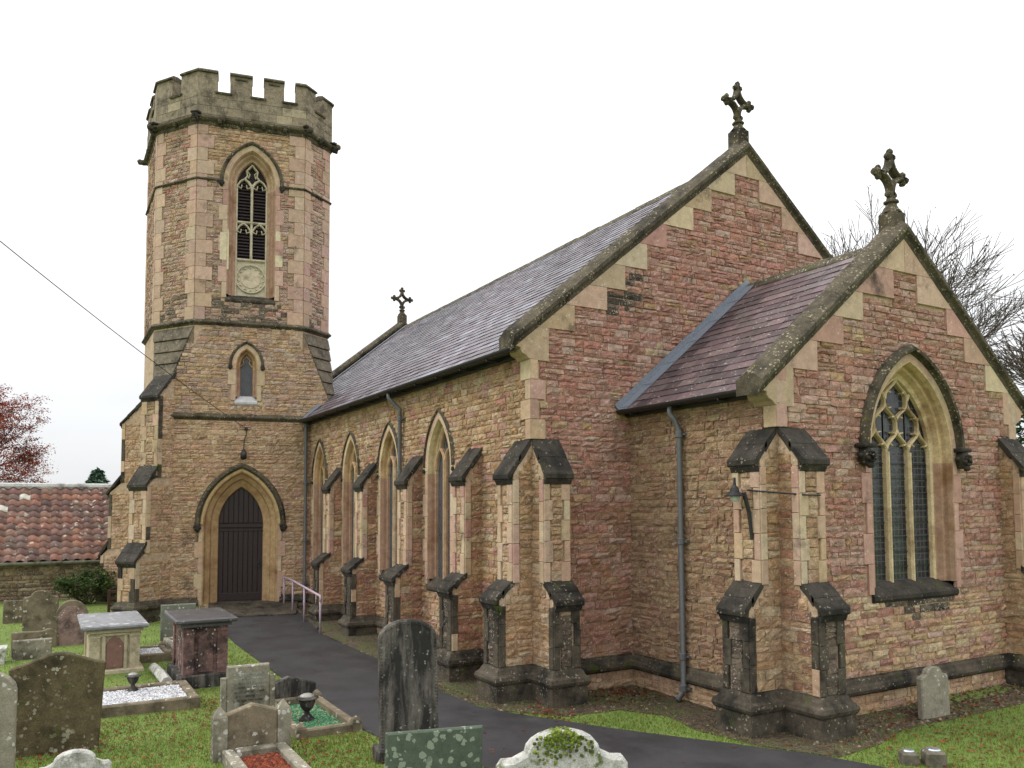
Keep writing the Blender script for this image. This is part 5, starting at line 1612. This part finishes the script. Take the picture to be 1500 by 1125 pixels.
# white chip grave with urn
WHITEC = [lin(c) for c in ((206, 206, 208), (186, 186, 190), (222, 222, 222), (150, 150, 152))]
kerbset(-13.75, -12.4, .45, 2.0, .15, ('chips', WHITEC, .018), 'kerbed grave filled with white chippings in front of the pale chest tomb', .13, mat='g_brown', fillz=.11)
urn(-13.5, 1.22, gz(-13.5, 1.2)+.11, .26, 'small black urn standing on the white chippings', 'g_black')
kerbset(-17.3, -16.2, .95, 2.1, .14, ('chips', WHITEC, .018), 'small kerbed grave of pale chippings beside the pale chest tomb', .1, .05, mat='g_brown', fillz=.1)
kerbset(-17.6, -16.0, 2.12, 2.72, .22, ('chips', WHITEC, .018), 'raised kerb grave in front of the grey-green headstone', .1, mat='g_grey', fillz=.17)
# chest tombs
def chest_tomb(x0, x1, y0, y1, h, label, side_mat, top_mat, base_h, dark):
    z = gz((x0+x1)/2, (y0+y1)/2)
    t = thing_root('chest_tomb', ((x0+x1)/2, (y0+y1)/2, z), label, 'tomb', 'chest tombs')
    mb = MB(); box(mb, WF, x0-.07, x1+.07, y0-.07, y1+.07, z-.1, z+base_h, .02); mb.build('plinth', MT['g_black' if dark else side_mat], t)
    mb = MB(); box(mb, WF, x0+.03, x1-.03, y0+.03, y1-.03, z+base_h-.02, z+h); mb.build('core', MT[side_mat], t)
    # corner pilasters
    for px, py in ((x0, y0), (x0, y1), (x1, y0), (x1, y1)):
        sx, sy = (1 if px == x0 else -1), (1 if py == y0 else -1)
        pw_ = .16
        a, b_ = sorted((px, px+sx*pw_)); c, d = sorted((py, py+sy*pw_))
        mb = MB(); box(mb, WF, a, b_, c, d, z+base_h, z+h-.06, .012); mb.build('pilaster', MT[side_mat if not dark else 'g_redpanel'], t)
        mb = MB(); box(mb, WF, a-.015, b_+.015, c-.015, d+.015, z+h-.14, z+h-.10, .006); mb.build('pilaster_band', MT[side_mat], t)
    # end panel facing east, with an arched sunk face
    FEp = Fr((x1-.03, (y0+y1)/2, z+base_h), (0, 1, 0), (1, 0, 0))
    ww = (y1-y0)/2
    if not dark:
        for s in (-1, 1):
            mb = MB(); box(mb, FEp, *(sorted((s*(ww*.36), s*(ww*.50)))), .0, h-base_h-.1, 0, .05, .01); mb.build('panel_frame', MT[side_mat], t)
        mb = MB(); box(mb, FEp, -ww*.6, ww*.6, h-base_h-.12, h-base_h-.07, 0, .055, .01); mb.build('panel_head', MT[side_mat], t)
    mb = MB(); prism(mb, FEp, [(u, v) for u, v in ((-ww*.34, .02), (ww*.34, .02), (ww*.34, h-base_h-.26), (ww*.2, h-base_h-.17), (0, h-base_h-.14), (-ww*.2, h-base_h-.17), (-ww*.34, h-base_h-.26))], 0, .03, .008, lin((150, 116, 100)))
    mb.build('end_panel', MT['g_redpanel'] if dark else stone_mat('brown_end_panel', (132, 100, 90), var=.3, grime=.1, lich=.05, bump=.2), t)
    mb = MB(); box(mb, WF, x0-.05, x1+.05, y0-.05, y1+.05, z+h-.06, z+h-.001, .015); mb.build('cornice', MT[side_mat if not dark else 'g_dkslab'], t)
    mb = MB(); box(mb, WF, x0-.13, x1+.13, y0-.13, y1+.13, z+h, z+h+.075, .022, bb=True); mb.build('top_slab', MT[top_mat], t)
chest_tomb(-17.3, -15.55, .72, 1.5, .74, 'pale stone chest tomb with a lichened slab top and brown arched end panel', 'g_pale', 'g_top', .06, False)
chest_tomb(-14.95, -13.75, 1.95, 2.62, 1.0, 'dark chest tomb with a smooth black slab top and reddish end', 'g_redpanel', 'g_dkslab', .2, True)
mb = MB()
t = thing_root('fallen_stone', (-14.4, 1.72, gz(-14.4, 1.7)), 'pale broken stone lying along the side of the dark tomb', 'stone')
tube(mb, [(-15.3, 1.7, gz(-14, 1.7)+.1), (-14.6, 1.72, gz(-14, 1.7)+.12), (-13.9, 1.74, gz(-14, 1.7)+.1)], [.08, .09, .085], 7); mb.build('shaft', MT['g_white'], t)

# brown wooden gate end by the tower foot
t = thing_root('wooden_gate', (-24.6, 1.9, gz(-24.6, 1.9)), 'short brown wooden gate beside the tower buttress', 'gate')
for y in (1.55, 1.98):
    mb = MB(); box(mb, WF, -24.65, -24.57, y, y+.07, gz(-24, 2)-.05, gz(-24, 2)+.62, .01); mb.build('post', MT['wood'], t)
for z in (.15, .34, .53):
    mb = MB(); box(mb, WF, -24.63, -24.59, 1.62, 1.98, gz(-24, 2)+z, gz(-24, 2)+z+.07, .008); mb.build('bar', MT['wood'], t)

# ================================================================ OUTBUILDING
hall = empty('outbuilding', (-31, -2, -.4), None, 'low stone outbuilding with a red pantile roof behind the gravestones', 'building')
XB = -29.2
FH = Fr((XB, 0, 0), (0, 1, 0), (1, 0, 0))
mb = MB(); box(mb, WF, XB-6, XB, -9, 3.2, -.7, 1.0, 0, MORT); hw_ = mb.build('wall', MT['mortar'], hall)
SB = len(STONES)
rubble(hw_, FH, -.45, .95, lambda v: [(-8.9, 3.1)], lambda u, v: pick([lin(c) for c in ((150, 132, 104), (128, 110, 86), (168, 150, 122), (118, 100, 84))]), (.09, .16), (.16, .42), .03)
mb = MB()
for (wall, V, fs, col, c, ar, nn) in STONES[SB:]: mb.add(V, fs, col)
mb.build('rubble_stones', MT['rubble'], hw_, True, False, 'stuff')
an = math.atan2(2.25, 2.9)
RF = Fr((XB+.18, 0, 1.02), (0, 1, 0), (math.sin(an), 0, math.cos(an)), (-math.cos(an), 0, math.sin(an)))
RL = math.hypot(3.08, 2.25)
mb = MB(); box(mb, RF, -9, 3.2, 0, RL, -.1, -.03); rf = mb.build('roof', MT['dark_iron'], hall)
MT['tile'] = stone_mat('clay_pantile', None, var=.45, grime=.12, gcol=(70, 58, 50), lich=.34, lcol=(206, 202, 192), lscale=9, bump=.5)
PT = [lin(c) for c in ((136, 106, 95), (126, 98, 90), (146, 115, 102), (112, 92, 86), (152, 112, 96), (124, 104, 96))]
tiles = []
e = .31; tw = .33
for i in range(int(RL/e)+1):
    u = -9
    while u < 3.15:
        n = 6; rows = []
        for v_, lf in ((i*e-.02, .045), (min(i*e+e*1.15, RL), .012)):
            for th_ in (0, -.014):
                rows.append([RF.p(u+tw*k/n, v_, lf+th_+.045*math.sin(math.pi*2*k/n-.6)) for k in range(n+1)])
        V = [p for r_ in rows for p in r_]; m = n+1
        fs = [(k, k+1, 2*m+k+1, 2*m+k) for k in range(n)]+[(m+k, m+k+1, k+1, k) for k in range(n)]
        q = px_of(RF.p(u, i*e, 0)); D = np.linalg.norm(RF.p(u, i*e, 0)-EYE)
        white = random.random() < .035
        tiles.append(((0 if q is None or not (0 < q[0] < 165) else 1/D), V, fs, jit(lin((214, 210, 200)), .08) if white else pick(PT, .18)))
        u += tw*.93
top = set(sorted(range(len(tiles)), key=lambda k: -tiles[k][0])[:300])
mass = MB()
for k, (s_, V, fs, col) in enumerate(tiles):
    if k in top and s_ > 0: MB().add(V, fs, col).build('tile', MT['tile'], rf, True, False)
    else: mass.add(V, fs, col)
mass.build('far_tiles', MT['tile'], rf, True, False, 'stuff')
mb = MB(); Q = RF.p(0, RL, 0)
mb.add([(Q[0], -9, Q[2]), (Q[0], 3.2, Q[2]), (Q[0]-3, 3.2, 1.0), (Q[0]-3, -9, 1.0)], [(0, 1, 2, 3)], PT[0]); mb.build('rear_slope', MT['tile'], hall)
mb = MB()
tube(mb, [(Q[0], -9, Q[2]+.03), (Q[0], 3.2, Q[2]+.03)], .12, 8); mb.build('ridge_capping', stone_mat('pale_ridge', (190, 190, 186), var=.3, grime=.25, gcol=(110, 108, 104), lich=.2), hall)
mb = MB(); tube(mb, [(XB+.24, -9, .95), (XB+.24, 3.2, .95)], .06, 8); mb.build('gutter', stone_mat('mossy_gutter', (112, 112, 96), moss=.3, lich=0), hall, True)

# ================================================================ PLANTS
def leaf_cloud(mb, pts, size, cols, n_each, spread, flat=.7):
    for P in pts:
        for k in range(n_each):
            c = np.array(P)+np.array([random.gauss(0, spread), random.gauss(0, spread), random.gauss(0, spread*flat)])
            a = np.array([U_(-1, 1), U_(-1, 1), U_(-.6, .6)]); a /= np.linalg.norm(a)+1e-6
            b = np.cross(a, [U_(-1, 1), U_(-1, 1), 1.5]); b /= np.linalg.norm(b)+1e-6
            s = size*U_(.6, 1.3)
            mb.add([c-a*s, c+b*s*.5, c+a*s, c-b*s*.5], [(0, 1, 2, 3)], jit(random.choice(cols), .25))

def branch(mb, tips, P, d, L_, r, depth, col, up=.12, kids=(2, 4), spread=.55, mids=None, nseg=4, side=5, shrink=(.6, .85)):
    P = np.array(P, float); d = np.array(d, float); pts = [P]; rad = [r]
    for k in range(nseg):
        d = d+np.array([random.gauss(0, .11), random.gauss(0, .11), random.gauss(0, .07)+up*.3]); d /= np.linalg.norm(d)
        P = P+d*L_/nseg; pts.append(P); rad.append(max(.010, r*(1-.5*(k+1)/nseg)))
    tube(mb, pts, rad, side if r > .03 else (4 if r > .012 else 3), col, False)
    if mids is not None: mids += pts[2:]
    if depth == 0:
        tips.append(P); return
    for k in range(random.randint(*kids)):
        i = random.randint(2, nseg)
        a, b = ax(d); t_ = U_(0, 6.283)
        nd_ = d*U_(.6, 1.)+(a*math.cos(t_)+b*math.sin(t_))*spread*U_(.6, 1.3); nd_[2] += up; nd_ /= np.linalg.norm(nd_)
        branch(mb, tips, pts[i], nd_, L_*U_(*shrink), rad[i]*U_(.55, .8), depth-1, col, up, kids, spread, mids, nseg, side, shrink)
    branch(mb, tips, P, d, L_*.75, rad[-1], depth-1, col, up, kids, spread, mids, nseg, side, shrink)

bark = stone_mat('bark', (92, 82, 72), var=.4, grime=.2, lich=.15, bump=.6)
# copper-red beech beyond the outbuilding
t = thing_root('red_beech_tree', (-46, -3.9, -.5), 'red-leaved autumn tree rising behind the pantiled outbuilding', 'tree')
mb = MB(); tips = []; mids = []
tube(mb, [(-46, -3.9, -.6), (-46, -3.95, 1.4), (-46.1, -3.9, 3.6)], [.34, .27, .22], 9, (.1, .08, .07))
for k in range(13):
    a = 2*math.pi*k/13+U_(-.2, .2); el = U_(.15, 1.1)
    branch(mb, tips, (-46, -3.9, U_(1.6, 3.6)), (math.cos(a)*math.cos(el), math.sin(a)*math.cos(el), math.sin(el)), U_(1.9, 2.5), .09, 3, (.08, .06, .05), .05, (2, 3), .5, mids)
mb.build('trunk', bark, t, True, False)
RED = [lin(c) for c in ((138, 58, 46), (116, 46, 40), (150, 76, 50), (102, 44, 42), (158, 90, 50))]
mb = MB(); leaf_cloud(mb, tips+mids[::2], .058, RED, 46, .22, .4); mb.build('crown', MT['leaf'], t, False, False)

# bare trees behind the chancel
for (x, y, h, lb, n, sd_) in ((-17.5, 25.2, 12.3, 'bare winter tree whose twigs show right of the chancel gable', 8, 3), (-20.5, 23.5, 11.3, 'bare winter tree between the nave gable and the chancel cross', 6, 5), (-12.2, 27.5, 8.8, 'lower bare tree at the right edge behind the chancel', 8, 8)):
    random.seed(sd_)
    t = thing_root('bare_tree', (x, y, -.3), lb, 'tree', 'leafless trees behind the church')
    mb = MB(); tips = []; mids = []
    tube(mb, [(x, y, -.4), (x+.1, y, h*.2), (x, y+.1, h*.4)], [.3, .24, .18], 8, (.1, .09, .08))
    for k in range(n):
        a = 2*math.pi*k/n+U_(-.3, .3); el = U_(.75, 1.35)
        branch(mb, tips, (x, y, h*U_(.3, .42)), (math.cos(a)*math.cos(el), math.sin(a)*math.cos(el), math.sin(el)), h*U_(.19, .24), .075, 4, (.09, .08, .07), .10, (3, 4), .62, mids, 4, 4, (.62, .85))
    mb.build('trunk', bark, t, True, False)
    mb = MB(); leaf_cloud(mb, tips[::6], .04, [lin((110, 84, 60)), lin((90, 70, 50))], 1, .05); mb.build('last_leaves', MT['leaf'], t, False, False)
random.seed(21)
# conifer far away
t = thing_root('conifer_tree', (-60.5, 3.05, -.8), 'small dark green conifer far off between the outbuilding and tower', 'tree')
mb = MB(); tube(mb, [(-60.5, 3.05, -1), (-60.5, 3.05, 5.3)], [.16, .02], 7, (.08, .06, .05)); mb.build('trunk', bark, t)
mb = MB()
GC = [lin(c) for c in ((74, 100, 82), (60, 84, 68), (90, 114, 94))]
for i in range(26):
    z = .8+4.5*i/26; r_ = 4.2*(1-i/26.2)+.03
    for k in range(20):
        a = U_(0, 6.283)
        for q in range(14):
            s = q/14; P = np.array([-60.5+math.cos(a)*r_*s, 3.05+math.sin(a)*r_*s, z-.25*s*r_+U_(-.05, .05)])
            leaf_cloud(mb, [P], .17, GC, 1, .07)
mb.build('crown', MT['leaf'], t, False, False)
# distant hedge line of thin twigs beyond the outbuilding
# evergreen shrub by the outbuilding wall, ivy at the right edge
def shrub(name, c, r, cols, label, n, size=.05, cat='shrub'):
    t = thing_root(name, (c[0], c[1], gz(c[0], c[1])), label, cat)
    mb = MB(); tips = []; mids = []
    for k in range(12):
        a = U_(0, 6.283); branch(mb, tips, (c[0], c[1], gz(c[0], c[1])-.05), (math.cos(a)*.8, math.sin(a)*.8, U_(.5, 1.1)), r*.8, .02, 2, (.06, .05, .03), .1, (2, 3), .5, mids)
    mb.build('stem', bark, t, True, False)
    mb = MB(); leaf_cloud(mb, tips+mids[::2], size, cols, n, r*.12); mb.build('foliage', MT['leaf'], t, False, False)
shrub('evergreen_shrub', (-27.2, 1.2), .62, [lin(c) for c in ((62, 84, 36), (48, 66, 28), (84, 104, 48))], 'dense green shrub against the outbuilding wall', 8, .05)
shrub('lavender_plant', (-18.4, 2.6), .42, [lin(c) for c in ((88, 116, 84), (72, 98, 70), (110, 132, 100))], 'small grey-green plant behind the square headstone', 6, .03, 'plant')
t = thing_root('evergreen_tree', (-10.6, 18.4, -.3), 'dark green tree just showing at the right edge beyond the chancel', 'tree')
mb = MB(); tips = []; mids = []
tube(mb, [(-10.6, 18.4, -.4), (-10.6, 18.4, 3.2)], [.16, .1], 7, (.06, .05, .04))
for k in range(10):
    a = U_(0, 6.283); branch(mb, tips, (-10.6, 18.4, U_(1.5, 3.2)), (math.cos(a)*.7, math.sin(a)*.7, .6), .8, .04, 2, (.06, .05, .03), .1, (2, 3), .5, mids)
mb.build('trunk', bark, t, True, False)
mb = MB(); leaf_cloud(mb, tips+mids[::2], .07, [lin(c) for c in ((52, 74, 40), (40, 60, 32))], 14, .2); mb.build('crown', MT['leaf'], t, False, False)

# ================================================================ GRASS AND LEAVES ON THE LAWN
KEEP = [(-17.4, -15.4, .6, 1.65), (-15.1, -13.6, 1.85, 2.75), (-13.8, -12.35, .4, 2.05), (-11.8, -9.9, 2.7, 3.55), (-9.5, -7.6, 1.72, 2.5), (-17.35, -16.15, .9, 2.15), (-17.65, -15.95, 2.1, 2.75)]
mb = MB(); GR = [jit(lin(c), .22) for c in ((126, 150, 66), (110, 136, 56), (142, 164, 80), (132, 144, 74)) for _ in range(8)]
def in_poly_np(x, y, P):
    c = np.zeros(len(x), bool); j = len(P)-1
    for i in range(len(P)):
        xi, yi = P[i]; xj, yj = P[j]
        if yi != yj: c ^= ((yi > y) != (yj > y)) & (x < (xj-xi)*(y-yi)/(yj-yi)+xi)
        j = i
    return c
rg = np.random.default_rng(5)
NB = 230000
tha = rg.uniform(-.62, .60, NB); da = np.where(rg.random(NB) < .8, 1/rg.uniform(1/26., 1/6., NB), rg.uniform(6, 14, NB))
gx = (FW[0]*np.cos(tha)+RT[0]*np.sin(tha))*da; gy = (FW[1]*np.cos(tha)+RT[1]*np.sin(tha))*da
ok = ~(in_poly_np(gx+rg.normal(0, .035, NB), gy+rg.normal(0, .035, NB), PATH_POLY) | (in_poly_np(gx, gy, STRIP1) & (rg.random(NB) < .8)) | ((gy > YS) & (gx < XE)) | ((gy > YC) & (gx < XC)))
for a, b_, c, e_ in KEEP: ok &= ~((gx > a) & (gx < b_) & (gy > c) & (gy < e_))
gx, gy, da = gx[ok], gy[ok], da[ok]
BR = [lin((138, 122, 74)), lin((120, 100, 60))]
V, Fc, Cc = [], [], []
for x, y, d in zip(gx.tolist(), gy.tolist(), da.tolist()):
    z = gz(x, y)-.005; h = U_(.018, .045)*(1+.5*max(0, math.sin(x*3.1)*math.sin(y*2.7))); wd = U_(.003, .006)*(1+d*.06); a = U_(0, 6.283); bx, by = U_(-.02, .02), U_(-.02, .02)
    n = len(V); V += [(x-math.cos(a)*wd, y-math.sin(a)*wd, z), (x+math.cos(a)*wd, y+math.sin(a)*wd, z), (x+bx, y+by, z+h)]
    Fc.append((n, n+1, n+2)); q = .82+.3*(.5+.5*math.sin(x*2.1+math.sin(y*1.7)*2))*(.5+.5*math.sin(y*2.9+x)); g_ = random.choice(GR if random.random() < .93 else BR); Cc += [tuple(c_*q for c_ in g_)]*3
mb.v, mb.f, mb.c = V, Fc, Cc
tag(mb.build('grass', MT['blade'], None, False, False), 'short mown grass of the churchyard lawn', 'grass', kind='stuff')
mb = MB()
def scatter(n, cx, cy, sx, sy, cols, size=.03):
    for k in range(n):
        x, y = random.gauss(cx, sx), random.gauss(cy, sy)
        if any(a < x < b_ and c < y < e_ for a, b_, c, e_ in KEEP): continue
        if in_poly(x, y, PATH_POLY) and random.random() < .86: continue
        if (x < XE and y > YS-.0) or (x < XC and y > YC) : continue
        z = gz(x, y)+U_(.012, .035); a = U_(0, 6.283); s = size*U_(.6, 1.3)
        e1 = np.array([math.cos(a), math.sin(a), U_(-.25, .25)])*s; e2 = np.array([-math.sin(a), math.cos(a), U_(-.3, .3)])*s*.55
        c = np.array([x, y, z]); mb.add([c-e1, c-e2*.9+e1*.1, c+e1, c+e2+e1*.1], [(0, 1, 2), (0, 2, 3)], jit(random.choice(cols), .25))
scatter(1500, -11.3, 1.4, 1.8, 1.0, LEAFC, .026)
scatter(500, -14.5, 2.9, 1.6, .5, LEAFC, .026)
scatter(160, -12, 4.4, 4, .7, LEAFC, .03)
scatter(160, -8, 5.2, 1.2, .8, LEAFC, .03)
scatter(500, -9.3, 2.9, .8, .5, LEAFC, .026)
scatter(260, -12.2, 2.3, .5, .3, LEAFC, .026)
scatter(1100, -5.3, 9.6, .9, 1.5, LEAFC, .028)
scatter(320, -6.9, 11.2, .3, 1.4, LEAFC, .032)
scatter(160, -9.9, 7.7, .25, .35, LEAFC, .04)
scatter(120, -9.3, 5.95, .35, .12, LEAFC, .035)
scatter(200, -11, .2, .25, .3, LEAFC, .035)
scatter(90, -8, 5.5, 2, .8, LEAFC, .03)
tag(mb.build('fallen_leaves', MT['leaf'], None, False, False), 'red and brown fallen leaves scattered over the lawn', 'leaves', kind='stuff')
# pebbles and litter on the soil strip
mb = MB()
PB = [lin(c) for c in ((100, 86, 68), (78, 66, 50), (126, 114, 96), (66, 54, 40), (90, 64, 44))]
k = 0
while k < 3000:
    x, y = U_(-21.5, -6.2), U_(5.3, 13.5)
    if not in_poly(x, y, STRIP1): continue
    k += 1
    z = gz(x, y)+.006; s = U_(.012, .034); a = U_(0, 6.283)
    e1 = np.array([math.cos(a), math.sin(a), U_(-.2, .2)])*s; e2 = np.array([-math.sin(a), math.cos(a), U_(-.2, .2)])*s*.7; c = np.array([x, y, z])
    mb.add([c-e1-e2, c+e1-e2*.6, c+e1*.7+e2, c-e1*.8+e2, c+np.array([0, 0, s*.7])], [(0, 1, 4), (1, 2, 4), (2, 3, 4), (3, 0, 4)], jit(random.choice(PB), .2))
tag(mb.build('gravel', MT['chip'], None, False, False), 'pebbles and litter on the soil along the walls', 'gravel', kind='stuff')
